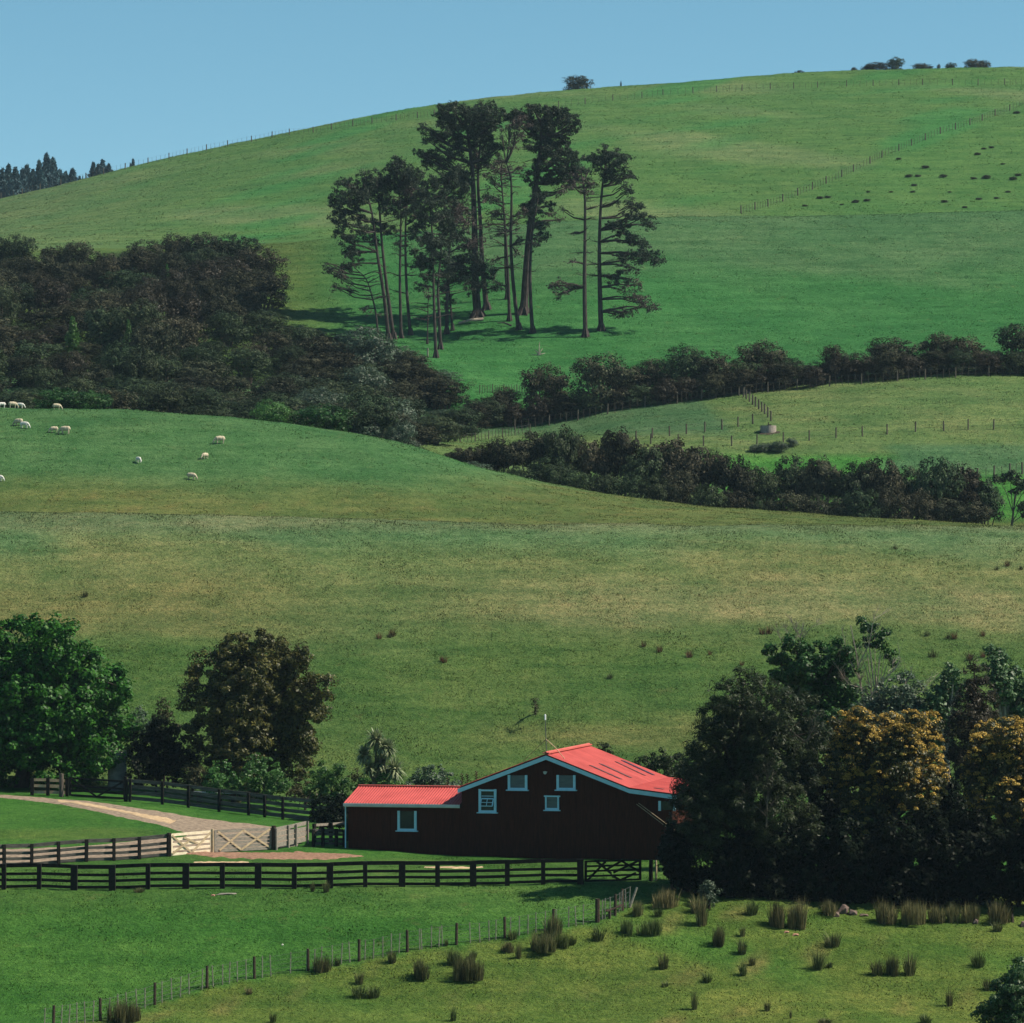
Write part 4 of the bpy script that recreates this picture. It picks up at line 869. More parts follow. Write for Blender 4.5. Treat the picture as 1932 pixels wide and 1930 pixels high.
# its pale inner limbs
def bare(label, name, basepx, Y, paths, mat, r0=.07, base=None, group=None, twigs=0, seed=0, cat='tree', tw=.9):
    rr = random.Random(seed); p0 = base or gat(basepx, Y); t = thing(name, p0, label, cat, group); mb = MB(); mt = MB()
    for pth in paths:
        dy0 = rr.uniform(-.6, .6); pts = [at(q[0], q[1], Y+dy0*min(1, i*.6))-p0 for i, q in enumerate(pth[0])]; r = pth[1]
        mb.tube(pts, [r*(1-.75*i/(len(pts)-1)) for i in range(len(pts))], 5)
        for _ in range(twigs):
            i = rr.randrange(0, len(pts)-1); s = pts[i].lerp(pts[i+1], rr.random()); d = (pts[i+1]-pts[i]).normalized()
            d = (d+Vector((rr.gauss(0, .7), rr.gauss(0, .6), rr.uniform(-.1, .7)))).normalized(); L = rr.uniform(.35, 1.0)*tw
            m = s+d*L*.5+Vector((rr.gauss(0, .06), 0, rr.gauss(0, .06))); e = s+d*L+Vector((0, 0, .12)); mt.tube([s, m, e], [r*.25+.004, r*.16+.003, .004], 3)
            for _2 in range(3):
                d2 = (d+Vector((rr.gauss(0, .6), rr.gauss(0, .5), rr.uniform(-.1, .5)))).normalized(); mt.tube([m, m+d2*L*.5, m+d2*L*.7+Vector((0, 0, .06))], [.008, .006, .003], 3)
    for nm, q in (('trunk', mb), ('twigs', mt)):
        if q.v:
            me = bpy.data.meshes.new(nm); me.from_pydata([tuple(v) for v in q.v], [], q.f); link(nm, me, mat, t)
    return t
bare('pale dead sapling standing within the front of the feathery tree', 'dead_tree', 1448, 182.6, [([(1446,1560),(1448,1500),(1449,1470)], .045), ([(1448,1510),(1453,1480),(1460,1450),(1462,1425)], .045), ([(1447,1520),(1440,1495),(1428,1465)], .035), ([(1446,1540),(1425,1520),(1400,1505)], .03), ([(1449,1470),(1440,1440),(1444,1410)], .03), ([(1520,1400),(1535,1375),(1540,1350)], .035), ([(1520,1400),(1500,1385),(1490,1375)], .03)], M['bark'], twigs=7, seed=3)
tree('ivy_clad_tree', 'dark green ivy covered tree top behind the feathery tree', 1530, 212,
     [(1462,1232,22),(1500,1226,28),(1545,1238,26),(1585,1228,24),(1475,1262,30),(1525,1268,40),(1575,1270,34),(1605,1255,18),(1540,1310,44),(1590,1310,34),(1500,1320,40),(1560,1370,46),(1610,1350,30),(1600,1400,50),(1520,1400,50)], G['ivy'], M['dark_bark'], leaf=.17, dens=105, clump=.34, seed=32)
tree('ivy_clad_tree', 'thin tall tree with ivy tufts on its top above the bare branches', 1652, 213,
     [(1625,1170,8),(1633,1182,11),(1650,1190,15),(1668,1198,13),(1640,1210,13),(1660,1213,12),(1680,1235,11),(1672,1222,8),(1685,1250,8),(1618,1215,6)], G['ivy'], M['pale_bark'], leaf=.16, dens=120, clump=.24, seed=33, trunk_r=.09, fill=0)
bare('grey leafless tree with fine twigs left of the ivy topped tree', 'bare_tree', 1640, 211, [([(1645,1500),(1640,1400),(1630,1330),(1622,1280),(1615,1230),(1605,1180)], .1), ([(1630,1330),(1660,1290),(1690,1260),(1700,1240)], .05), ([(1622,1280),(1600,1240),(1588,1185)], .04), ([(1620,1255),(1640,1215),(1650,1160)], .04), ([(1640,1350),(1690,1320),(1720,1270)], .05), ([(1640,1380),(1700,1350),(1745,1340)], .045), ([(1630,1300),(1600,1290),(1580,1260)], .035), ([(1690,1320),(1730,1310),(1750,1290)], .03)], M['pale_bark'], twigs=14, seed=5, tw=1.1)
tree('grey_shrub_tree', 'loose grey green tree between the ivy tree and the poplars', 1680, 209,
     [(1650,1310,26),(1690,1300,28),(1725,1310,26),(1630,1340,28),(1670,1345,36),(1715,1345,34),(1745,1340,24),(1700,1370,40),(1740,1375,30),(1650,1380,40),(1710,1280,16)], G['greygreen'], M['pale_bark'], leaf=.15, dens=60, clump=.3, seed=34)
bare('spindly bare sapling left of the two on the slope edge above the ivy tree', 'bare_sapling', 1480, 216, [([(1480,1240),(1482,1215),(1486,1190)], .04), ([(1481,1220),(1470,1200),(1466,1190)], .025), ([(1482,1215),(1500,1200),(1505,1190)], .025)], M['pale_bark'], twigs=8, seed=6, tw=.7, group='two bare saplings behind the ivy tree')
bare('taller bare sapling right of the two on the slope edge above the ivy tree', 'bare_sapling', 1510, 216, [([(1510,1240),(1510,1205),(1515,1175)], .045), ([(1510,1205),(1500,1185),(1492,1170)], .025), ([(1510,1210),(1525,1190),(1535,1180)], .025)], M['pale_bark'], twigs=8, seed=7, tw=.7, group='two bare saplings behind the ivy tree')
tree('poplar', 'small leafy poplar with shining leaves left of the brown conical tree', 1785, 208,
     [(1790,1262,12),(1800,1275,16),(1778,1290,18),(1768,1315,20),(1795,1310,20),(1760,1345,26),(1790,1350,28),(1815,1290,10),(1775,1380,30)], G['poplar'], M['pale_bark'], leaf=.17, dens=85, clump=.24, seed=35, group='poplars at the right')
tree('poplar', 'taller poplar with shining leaves right of the brown conical tree', 1895, 209,
     [(1865,1225,12),(1880,1240,18),(1895,1265,24),(1870,1255,16),(1915,1275,18),(1895,1300,30),(1925,1310,26),(1940,1290,18),(1905,1345,34),(1945,1345,34),(1920,1385,34),(1875,1280,18)], G['poplar'], M['pale_bark'], leaf=.17, dens=85, clump=.24, seed=36, group='poplars at the right')
tree('conical_tree', 'dark brown conical tree between the golden trees', 1845, 197,
     [(1838,1252,14),(1842,1275,24),(1850,1305,32),(1825,1320,28),(1865,1330,28),(1835,1360,42),(1870,1370,28),(1815,1400,44),(1850,1420,44),(1800,1450,34),(1830,1480,44),(1795,1360,14),(1815,1530,40)], G['brown_dark'], M['dark_bark'], leaf=.16, dens=110, aspect=.3, clump=.3, updir=.9, seed=37)
def blossom(t, p0, pts, rng):
    parts = []
    for c, r in pts:
        n = int(230*12.6*r*r); c = np.array(c); ns = max(12, int(85*r*r)); u = rng.normal(size=(ns, 3)); u[:, 2] += .35; u[:, 0] += .2; u /= np.linalg.norm(u, axis=1)[:, None]
        sc = c+u*r*1.03*np.array([1, 1, .95]); keep = rng.uniform(0, 1, ns) < (.85 if c[2] > 6.2 else (.55 if c[2] > 4.5 else .25)); sc = sc[keep]
        if len(sc) == 0: continue
        k = rng.integers(0, len(sc), n); w = rng.normal(size=(n, 3)); w /= np.linalg.norm(w, axis=1)[:, None]; w[:, 2] = np.abs(w[:, 2])*.9
        P = sc[k]+w*(rng.uniform(.08, .24, len(sc))[k])[:, None]; parts.append(leaves(P, .075, .8, .3, w, rng))
    V, F, a = merge(parts); link('blossom', mesh_np('blossom', V, F, a), G['golden'], t)
tree('golden_tree', 'bushy tree covered in golden yellow blossom right of the feathery tree', 1660, 187.5,
     [(1590,1372,28),(1625,1362,26),(1585,1400,26),(1630,1400,36),(1680,1378,30),(1720,1372,30),(1755,1368,22),(1700,1410,42),(1745,1410,34),(1590,1440,32),(1640,1445,42),(1690,1455,42),(1740,1450,42),(1765,1470,22),(1575,1475,26),(1620,1490,38),(1675,1500,44),(1730,1500,40),(1765,1500,18),(1640,1540,36),(1700,1545,38),(1610,1555,28),(1740,1540,24)],
     G['goldleaf'], M['dark_bark'], leaf=.13, dens=120, clump=.3, seed=38, extra=blossom)
tree('golden_tree', 'second golden blossomed tree cut off by the right edge of the picture', 1910, 188,
     [(1862,1385,26),(1905,1382,28),(1945,1385,32),(1850,1415,28),(1885,1420,36),(1930,1425,40),(1840,1450,26),(1875,1460,38),(1925,1470,44),(1970,1440,44),(1860,1500,36),(1910,1510,44),(1960,1510,44),(1835,1480,20),(1930,1550,44)],
     G['goldleaf'], M['dark_bark'], leaf=.13, dens=120, clump=.3, seed=39, extra=blossom)
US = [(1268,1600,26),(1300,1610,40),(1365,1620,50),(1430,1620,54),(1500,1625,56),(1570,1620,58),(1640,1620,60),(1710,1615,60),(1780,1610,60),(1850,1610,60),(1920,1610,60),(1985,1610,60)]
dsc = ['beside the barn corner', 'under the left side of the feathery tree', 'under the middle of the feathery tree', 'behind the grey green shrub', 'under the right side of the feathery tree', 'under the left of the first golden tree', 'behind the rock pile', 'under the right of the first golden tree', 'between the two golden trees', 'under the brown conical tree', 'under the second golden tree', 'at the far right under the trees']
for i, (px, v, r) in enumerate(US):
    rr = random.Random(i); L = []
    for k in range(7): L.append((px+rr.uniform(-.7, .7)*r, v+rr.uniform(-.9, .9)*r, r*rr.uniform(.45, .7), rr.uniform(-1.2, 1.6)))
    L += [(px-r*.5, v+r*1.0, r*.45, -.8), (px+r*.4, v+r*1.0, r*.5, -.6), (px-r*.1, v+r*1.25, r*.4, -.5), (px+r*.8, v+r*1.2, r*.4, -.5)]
    tree('dark_shrub', 'bush coloured near-black for shade '+dsc[i], px, 184.6+R.uniform(-.6, .6), L, G['shade'], M['dark_bark'], leaf=.2, dens=60, clump=.35, trunk_r=.1, seed=50+i, cat='shrub', group='dark bushes under the trees right of the barn')
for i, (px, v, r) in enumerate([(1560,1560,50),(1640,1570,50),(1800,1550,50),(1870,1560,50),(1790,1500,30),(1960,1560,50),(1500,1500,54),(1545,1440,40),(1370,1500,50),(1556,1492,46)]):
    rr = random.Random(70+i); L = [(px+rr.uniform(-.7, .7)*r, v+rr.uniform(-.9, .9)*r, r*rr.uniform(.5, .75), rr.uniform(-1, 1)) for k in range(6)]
    tree('dark_shrub', 'tall shade-dark bush '+['filling the gap between feathery and golden tree','behind the lower boughs of the first golden tree','deep between the two golden trees','behind the left boughs of the second golden tree','high in the gap left of the brown conical tree','at the far right behind the second golden tree','behind the right side of the feathery tree','between the feathery and golden crowns','behind the feathery tree near the barn','low behind the left edge of the golden tree'][i], px, 193, L, G['shade'], M['dark_bark'], leaf=.2, dens=55, clump=.35, trunk_r=.1, seed=70+i, cat='shrub', group='dark bushes under the trees right of the barn')

# cabbage tree behind the wing roof
p0 = gat(705, 220); t = thing('cabbage_tree', p0, 'cabbage tree with spiky leaf heads behind the red wing roof', 'tree')
heads = [(710,1398,22),(732,1414,17),(688,1425,18),(717,1441,19),(744,1453,21),(697,1450,13),(722,1410,15)]
mb = MB(); fork = at(706, 1475, 220)-p0
mb.tube([(0, 0, -.2), fork*.6, fork], [.14, .12, .11], 7)
Vs = []; Fs = []; vv_ = []; rng = np.random.default_rng(3)
for i, (px, v, r) in enumerate(heads):
    c = at(px, v, 220+R.uniform(-.6, .6))-p0; mb.tube([fork, fork.lerp(c, .5)+Vector(((c.x-fork.x)*.15, 0, -.1)), c], [.09, .07, .05], 6)
    rm = r*220/FPX
    for k in range(260):
        d = Vector(rng.normal(size=3)); d.z += .25; d.normalize(); L = rm*rng.uniform(.8, 1.6); s = d.cross(Vector((0, 0, 1)));
        s = s.normalized()*.05 if s.length > .01 else Vector((.05, 0, 0))
        e = c+d*L+Vector((0, 0, -.28*L*(1-abs(d.z)))); m = c+d*L*.55+Vector((0, 0, .02)); o = len(Vs); a = rng.uniform()
        Vs += [c-s*.6, c+s*.6, m+s, m-s, e]; vv_ += [a]*5; Fs += [(o, o+1, o+2, o+3), (o+3, o+2, o+4, o+4)]
me = bpy.data.meshes.new('leaf_heads'); me.from_pydata([tuple(q) for q in Vs], [], [f if f[2] != f[3] else f[:3] for f in Fs]); a = me.attributes.new('var', 'FLOAT', 'POINT'); a.data.foreach_set('value', vv_)
link('leaf_heads', me, G['cabbage'], t)
me = bpy.data.meshes.new('trunk'); me.from_pydata([tuple(q) for q in mb.v], [], mb.f); link('trunk', me, M['bark'], t)
# red flax spikes behind the wing
for i, (px, v0, v1) in enumerate([(843, 1500, 1470), (870, 1490, 1462), (880, 1488, 1462), (897, 1482, 1457)]):
    p = gat(px, 219); top = at(px+2, v1, 219); mb = MB(); mb.tube([p, top], [.02, .015], 4)
    for k in range(14):
        q = p.lerp(top, .74+.26*k/13); s = (-1)**k; mb.tube([q, q+Vector((s*R.uniform(.04, .14), R.uniform(-.08, .08), .07))], [.03, .02], 4)
    o = build('flax_spike', mb, G['redweed'], None, p); tag(o, ['leftmost red-brown flax flower spike behind the end of the wing roof', 'second red-brown flax flower spike from the left beside the gable', 'third red-brown flax flower spike close beside the second', 'rightmost red-brown flax flower spike rising over the gable slope'][i], 'plant', 'flax flower spikes behind the barn')

# ------------------------------------------------------------------ rushes in the front paddock
def rush_mesh(n, w, h, seed, droop=.19):
    rng = np.random.default_rng(seed); th = rng.uniform(0, 6.28, n); k = max(1, int(round((w/.34)**1.7))); sub = rng.integers(0, k, n)
    ca = rng.uniform(0, 6.28, k); cr = np.sqrt(rng.uniform(0, 1, k))*max(0, w*.5-.2); hs = rng.uniform(.68, 1.0, k)
    rs = .17 if k > 1 else w*.36; rr_ = np.sqrt(rng.uniform(0, 1, n)); bx = np.cos(ca)[sub]*cr[sub]+np.cos(th)*rr_*rs; by = np.sin(ca)[sub]*cr[sub]+np.sin(th)*rr_*rs
    L = h*hs[sub]*rng.uniform(.35, 1.08, n)*(1-.2*rr_**2)
    lx = np.cos(th)*rr_*.16+rng.normal(0, droop, n)*L*.7; ly = np.sin(th)*rr_*.16+rng.normal(0, droop, n)*L*.7
    a = rng.uniform(0, 3.14, n); wd = .0085*rng.uniform(.7, 1.3, n); V = np.zeros((n, 5, 3))
    V[:, 0] = np.stack([bx-np.cos(a)*wd, by-np.sin(a)*wd, 0*bx-.04], 1); V[:, 1] = np.stack([bx+np.cos(a)*wd, by+np.sin(a)*wd, 0*bx-.04], 1)
    mx = bx+lx*.4; my = by+ly*.4; V[:, 2] = np.stack([mx+np.cos(a)*wd, my+np.sin(a)*wd, L*.6], 1); V[:, 3] = np.stack([mx-np.cos(a)*wd, my-np.sin(a)*wd, L*.6], 1)
    V[:, 4] = np.stack([bx+lx, by+ly, L], 1)
    o = np.arange(n)*5; F = np.concatenate([np.stack([o, o+1, o+2], 1), np.stack([o, o+2, o+3], 1), np.stack([o+3, o+2, o+4], 1)])
    return mesh_np('rush_clump', V.reshape(-1, 3), F, np.repeat(rng.uniform(0, 1, n), 5))
RM = {}
for mt in ('rush', 'rush_tan', 'rush_green'):
    for s in range(3):
        for kind, (n, w) in {'n': (170, .5), 'm': (520, 1.1), 'w': (1500, 2.4)}.items():
            me = rush_mesh(n, w, 1.0, s*7+len(mt)+ord(kind[0])); me.materials.append(G[mt]); RM[(mt, kind, s)] = me
A6 = lambda x, y, w, h: (654+x*.3385, 1610+y*.3385, w*.3385, h*.3385)
A7 = lambda x, y, w, h: (1258+x*.349, 1610+y*.349, w*.349, h*.349)
A5 = lambda x, y, w, h: (x*.3645, 1509+y*.3645, w*.3645, h*.3645)
rush = [
 (A6(255,608,60,80),'rush','small brownish clump beside a wire fence post left of the double batten'),
 (A6(425,692,150,120),'rush','broad dull clump with thin tips below the wire fence, left of the widest clump'),
 (A6(600,622,95,95),'rush_green','dark green clump just behind the widest left clump'),
 (A6(680,698,225,135),'rush','widest dull clump in the left half of the front paddock'),
 (A6(705,582,48,48),'rush_green','low dark green tuft above the widest left clump'),
 (A6(72,727,50,90),'rush','upright clump behind the low green tuft pair at lower left'),
 (A6(65,805,90,85),'rush_green','left of a pair of low green tufts at lower left'),
 (A6(150,803,80,70),'rush_green','right of a pair of low green tufts at lower left'),
 (A6(922,480,60,75),'rush_green','small green clump right beside a fence post mid picture'),
 (A6(900,548,80,65),'rush_tan','thin tan tuft left of the large clump on the wire fence'),
 (A6(957,585,38,100),'rush','narrow upright dark clump left below the large fence clump'),
 (A6(1150,455,120,110),'rush','tall brown clump wrapping a wire fence post'),
 (A6(1100,542,230,105),'rush','wide clump in front of the tall one at the wire fence post'),
 (A6(1200,525,100,90),'rush_green','right shoulder of the big clump group at the wire fence'),
 (A6(1258,508,48,62),'rush_green','small dark clump at the right end of the big fence group'),
 (A6(1400,484,78,82),'rush_green','solitary short dark green clump below the fence corner'),
 (A6(1568,450,100,90),'rush_green','left of two low bright green mounds below the fence corner'),
 (A6(1688,452,150,92),'rush_green','right and wider of two low bright green mounds below the fence corner'),
 (A6(1610,345,105,90),'rush','bushy clump right of the fence corner stile'),
 (A6(1738,350,52,55),'rush_green','short green clump below the tan clump at the shade edge'),
 (A6(1775,297,150,110),'rush_tan','tall tan clump at the left end of the tree shade'),
 (A6(1765,642,60,110),'rush','lone upright clump in the middle of the front paddock'),
 (A6(1778,740,45,30),'rush_green','tiny flat tuft below the lone upright middle clump'),
 (A6(597,935,42,92),'rush_green','narrow dark clump near the bottom edge left of centre'),
 (A6(557,515,26,45),'rush','tiny tuft at the foot of the wire fence'),
 (A7(155,318,70,105),'rush_tan','brownish clump against the grey green shrub'),
 (A7(188,386,62,160),'rush_tan','straggly yellowish plant in front of the grey green shrub'),
 (A7(460,330,82,90),'rush_green','green clump at the shade edge left of the big tan rushes'),
 (A7(590,392,130,150),'rush_tan','left half of the big tall tan rush bed'),
 (A7(690,402,125,160),'rush_tan','right half of the big tall tan rush bed'),
 (A7(875,330,125,85),'rush_tan','tan rushes behind the rock pile'),
 (A7(1205,374,140,125),'rush_tan','first tan clump of the long row right of the rocks'),
 (A7(1340,376,150,125),'rush_tan','second tan clump of the long row right of the rocks'),
 (A7(1475,370,115,100),'rush_tan','third and lowest tan clump of the long row right of the rocks'),
 (A7(1560,368,100,95),'rush_tan','fourth tan clump of the long row right of the rocks'),
 (A7(1630,366,110,95),'rush_tan','fifth tan clump of the long row right of the rocks'),
 (A7(1795,370,145,115),'rush_tan','last spreading tan clump of the long row near the right edge'),
 (A7(1785,420,60,60),'rush','dark leaning tuft below the last tan clump'),
 (A7(285,496,98,112),'rush','stout clump left of three small ones below the shade edge'),
 (A7(408,447,35,60),'rush','small tuft above the others right of the stout clump'),
 (A7(410,544,58,92),'rush','middle upright tuft of the small chain right of the stout clump'),
 (A7(460,605,36,62),'rush','reddish small tuft at the lower right of the small chain'),
 (A7(412,659,46,82),'rush_green','dark narrow tuft at the bottom of the small chain'),
 (A7(218,694,62,62),'rush_green','low dark green ball shaped tuft left of centre right'),
 (A7(148,844,38,122),'rush','very narrow tall clump in the lower middle of the paddock'),
 (A7(540,852,38,62),'rush','small thin tuft near the bottom right of the narrow tall clump'),
 (A7(670,892,16,62),'rush','single wispy tuft near the bottom'),
 (A7(900,500,88,90),'rush','loose clump below the rock pile'),
 (A7(820,625,75,112),'rush_green','upright green clump left of the triple clump'),
 (A7(880,615,40,35),'rush_green','low sprig at the right foot of the upright green clump'),
 (A7(1135,656,82,95),'rush','left of the triple clump in the right foreground'),
 (A7(1220,662,100,130),'rush','middle and tallest of the triple clump in the right foreground'),
 (A7(1308,656,78,122),'rush','right of the triple clump in the right foreground'),
 (A7(1685,611,85,85),'rush_green','rounded clump at the right above the corner tree'),
 (A7(1740,740,70,82),'rush','clump beside the top of the corner tree leaves'),
 (A7(1525,825,45,100),'rush','narrow clump left of the corner tree'),
 (A7(1400,917,72,55),'rush_green','clump cut by the bottom edge right of centre'),
 (A7(860,920,90,32),'rush','flat tuft on the bottom edge below the green upright clump'),
 (A7(1908,634,25,62),'rush_green','tiny green tuft at the right edge above the corner tree'),
 (A5(640,1146,215,110),'rush','wide brown clump growing through the wire fence at lower left'),
 (A5(1670,888,112,85),'rush','brown clump hugging the wire fence post at middle left'),
 (A5(1745,858,30,55),'rush','small tuft just right of the brown fence post clump'),
 (A5(1290,1005,36,40),'rush_tan','small faded tuft below the fence at left'),
 (A5(1415,1152,40,65),'rush_green','little green tuft on the bottom edge at left'),
 (A5(1620,475,26,55),'weed','left of two dark weeds at the foot of the front fence'),
 (A5(1692,478,42,65),'weed','right of two dark weeds at the foot of the front fence'),
 (A5(725,478,60,25),'weed','low dark weed tuft at the front fence foot at left'),
]
for (px, v, w, h), mt, lb in rush:
    p = ghit(px, v, 160, 199); mpp = p.y/FPX; wm, hm = w*mpp*(1.22 if mt == 'rush_tan' else 1.05), h*mpp*1.25
    kd = 'n' if wm < .8 else ('m' if wm < 1.6 else 'w'); base = {'n': .5, 'm': 1.1, 'w': 2.4}[kd]
    if mt == 'weed': me = RM[('rush', kd, 1)]
    else: me = RM[(mt, kd, R.randrange(3))]
    o = bpy.data.objects.new('rush_clump' if mt != 'weed' else 'weed', me); COL.objects.link(o); o.location = p; o.rotation_euler = (0, 0, R.uniform(0, 6.28)); s = wm/base*.95; o.scale = (s, s*.9, hm)
    if not any(k in lb for k in ('rush', 'tuft', 'clump', 'weed', 'plant')): lb += ', rush clump'
    tag(o, lb if any(k in lb for k in ('rush', 'weed')) else lb.replace('clump', 'rush clump', 1) if 'clump' in lb else lb.replace('tuft', 'rush tuft', 1), 'rush' if mt != 'weed' else 'weed', 'rush clumps in the front paddock' if mt != 'weed' else 'weeds at the front fence foot')

# ------------------------------------------------------------------ sheep
wool_src = {}
def sheep_mesh(kind):
    mb = MB()
    def ball(c, r, n=10, m=8):
        c = Vector(c); vs = []; fs = []
        for i in range(m+1):
            f = math.pi*i/m
            for j in range(n): vs.append(c+Vector((r[0]*math.cos(f), r[1]*math.sin(f)*math.cos(6.2832*j/n), r[2]*math.sin(f)*math.sin(6.2832*j/n))))
        for i in range(m):
            for j in range(n): fs.append((i*n+j, i*n+(j+1) % n, (i+1)*n+(j+1) % n, (i+1)*n+j))
        mb.add(vs, fs)
    fat = 1.0 if kind != 'shorn' else .82
    ball((0, 0, .62), (.52, .27*fat, .29*fat)); ball((-.3, 0, .63), (.28, .25*fat, .27*fat)); ball((.3, 0, .60), (.28, .24*fat, .27*fat))
    mb.tube([(.42, 0, .62), (.60, 0, .48), (.70, 0, .30)], [.17*fat, .13, .09], 9)       # lowered neck
    ball((.76, 0, .20), (.09, .075, .15)); ball((.80, 0, .09), (.065, .055, .085))
    for s in (-1, 1): mb.tube([(.72, s*.06, .30), (.70, s*.17, .30), (.70, s*.21, .27)], [.03, .035, .01], 6)
    for x, kx in ((-.36, -.03), (.30, .02)):
        for s in (-1, 1): mb.tube([(x, s*.14, .55), (x+kx, s*.14, .28), (x, s*.14, .0)], [.10, .05, .038], 8)
    mb.tube([(-.50, 0, .72), (-.58, 0, .55), (-.58, 0, .42)], [.05, .05, .02], 6)
    me = bpy.data.meshes.new('sheep_src'); me.from_pydata([tuple(q) for q in mb.v], [], mb.f)
    o = bpy.data.objects.new('tmp', me); COL.objects.link(o); m = o.modifiers.new('r', 'REMESH'); m.mode = 'VOXEL'; m.voxel_size = .028; m.use_smooth_shade = True
    sm = o.modifiers.new('s', 'SMOOTH'); sm.iterations = 3
    bpy.context.view_layer.update(); r = bpy.data.meshes.new_from_object(o.evaluated_get(bpy.context.evaluated_depsgraph_get())); bpy.data.objects.remove(o); r.name = 'sheep'; r.materials.clear()
    r.materials.append(M['shorn'] if kind == 'shorn' else M['wool']); return r
SW, SS = sheep_mesh('wool'), sheep_mesh('shorn')
sheep = [ # px, foot v, heading (deg, 0 = facing right), scale, kind, label
 (3,770,200,1.0,'s','white sheep cut off by the left edge on the crest of the sheep hill'),
 (24,770,20,1.05,'w','cream sheep on the skyline crest second from the left edge'),
 (38,770,-10,.95,'s','paler sheep on the crest touching the cream one'),
 (107,773,10,1.0,'w','sheep alone on the crest right of the crest pair'),
 (35,803,160,1.1,'w','cream sheep standing behind the white shorn sheep at upper left'),
 (46,808,-20,1.1,'s','white shorn sheep grazing in front of a cream one at upper left'),
 (102,816,190,.95,'w','brownish sheep on the left of the close pair'),
 (123,819,170,1.25,'w','larger fleecy sheep on the right of the close pair'),
 (415,837,195,1.2,'w','rightmost large fleecy sheep grazing with its head to the left'),
 (387,866,230,.95,'w','grey shaded sheep below the rightmost large one'),
 (261,873,-55,.95,'s','white sheep in the middle with its shadow on the left'),
 (361,905,-15,1.05,'w','lowest complete sheep grazing with its head to the right'),
 (-2,908,-20,1.0,'s','lowest sheep with only its head in at the left edge')]
for px, v, a, s, k, lb in sheep:
    p = ghit(px, v, 296, 352); o = bpy.data.objects.new('sheep', SS if k == 's' else SW); COL.objects.link(o); o.location = p
    o.rotation_euler = (0, 0, math.radians(a)); s *= .64; o.scale = (s, s, s); tag(o, lb, 'sheep', 'sheep grazing on the round hill')

# ------------------------------------------------------------------ scrub trees
def scrub_src(i, fol, h=1.0, stems=False, leaf=.18, n=10500, name='scrub_tree', cat='tree'):
    """unit-ish scrub tree about 5 m wide and 5 m high"""
    rng = np.random.default_rng(300+i); rr = random.Random(300+i)
    L = [((rr.uniform(-.3, .3), rr.uniform(-.3, .3), 3.3), 1.6)]; k = rr.randrange(5, 8)
    for j in range(k):
        a = 6.28*j/k+rr.uniform(-.4, .4); d = rr.uniform(.9, 1.5); L.append(((math.cos(a)*d, math.sin(a)*d, rr.uniform(2.3, 3.4)), rr.uniform(1.0, 1.4)))
    if not stems:
        for j in range(6):
            a = 6.28*j/6+rr.uniform(-.4, .4); L.append(((math.cos(a)*1.5, math.sin(a)*1.5, rr.uniform(.8, 1.8)), rr.uniform(.9, 1.2)))
    tot = sum(r*r for c, r in L); parts = []
    for c, r in L:
        m = int(n*r*r/tot); P, nn = lobe_points(c, (r, r, r*(.68 if stems else .8)), m, .42, rng, nsub=int(15*r*r)+6, shell=.82, out=1.0); parts.append(leaves(P, leaf, .55, .5, nn, rng))
    V, F, a = merge(parts); cm = mesh_np('crown', V, F, a); cm.materials.append(fol)
    mb = MB()
    for c, r in L[:7]:
        c = Vector(c); b = Vector((c.x*.2, c.y*.2, -.3)); mb.tube([b, b.lerp(c, .5)+Vector((rr.uniform(-.2, .2), rr.uniform(-.2, .2), .1)), c], [.13, .08, .03], 5)
    tm = bpy.data.meshes.new('trunk'); tm.from_pydata([tuple(q) for q in mb.v], [], mb.f); tm.materials.append(M['bark'])
    return cm, tm
SRC = {k: [scrub_src(i+o, G[f], stems=st) for i in range(4)] for k, f, st, o in (('b', 'scrub', False, 0), ('g', 'scrub_green', False, 10), ('s', 'scrub', True, 20), ('sg', 'scrub_green', True, 30))}
SRC['go'] = [scrub_src(44, G['gorse'], n=2500, leaf=.4)]; SRC['gg'] = [scrub_src(40, G['greygreen'])]; SRC['br'] = [scrub_src(41, G['bright'])]; SRC['dg'] = [scrub_src(42, G['ivy'])]; SRC['bd'] = [scrub_src(43, G['brown_dark'])]
def put_scrub(p, kind, w, h, label, group, name='scrub_tree'):
    cm, tm = R.choice(SRC[kind]); t = bpy.data.objects.new(name, None); COL.objects.link(t); t.location = p-Vector((0, 0, .1)); t.rotation_euler = (0, 0, R.uniform(0, 6.28)); t.scale = (w/5.0, w/5.0, h/5.0)
    tag(t, label, 'tree' if name != 'bush' else 'bush', group)
    for nm, me in (('crown', cm), ('trunk', tm)):
        o = bpy.data.objects.new(nm, me); COL.objects.link(o); o.parent = t
    return t
def inpoly(x, y, P):
    c = False; j = len(P)-1
    for i in range(len(P)):
        if (P[i][1] > y) != (P[j][1] > y) and x < (P[j][0]-P[i][0])*(y-P[i][1])/(P[j][1]-P[i][1])+P[i][0]: c = not c
        j = i
    return c
WOOD = [(-120,505),(0,500),(120,506),(300,498),(470,512),(518,575),(530,650),(620,685),(760,700),(850,722),(905,760),(905,800),(850,838),(760,862),(600,850),(480,830),(300,808),(0,800),(-120,800)]
ROWY = [368, 376, 385, 394, 403, 413, 423, 434, 445, 457, 469, 482, 495, 509, 523, 538, 553]
wood = []
for ri, Yr in enumerate(ROWY):
    sp_ = 4.3 if Yr < 470 else 4.0; px = -110.0+R.uniform(0, 40)
    row = []
    while px < 910:
        Y = Yr+R.uniform(-3.2, 3.2); p = gat(px, Y); _, v = project(*p)
        if inpoly(px, v, WOOD): row.append((px, v, p))
        px += sp_*FPX/Yr*R.uniform(.75, 1.3)
    if row: wood.append(row)
wood = wood[::-1]; print('wood trees', sum(len(r) for r in wood), [len(r) for r in wood])
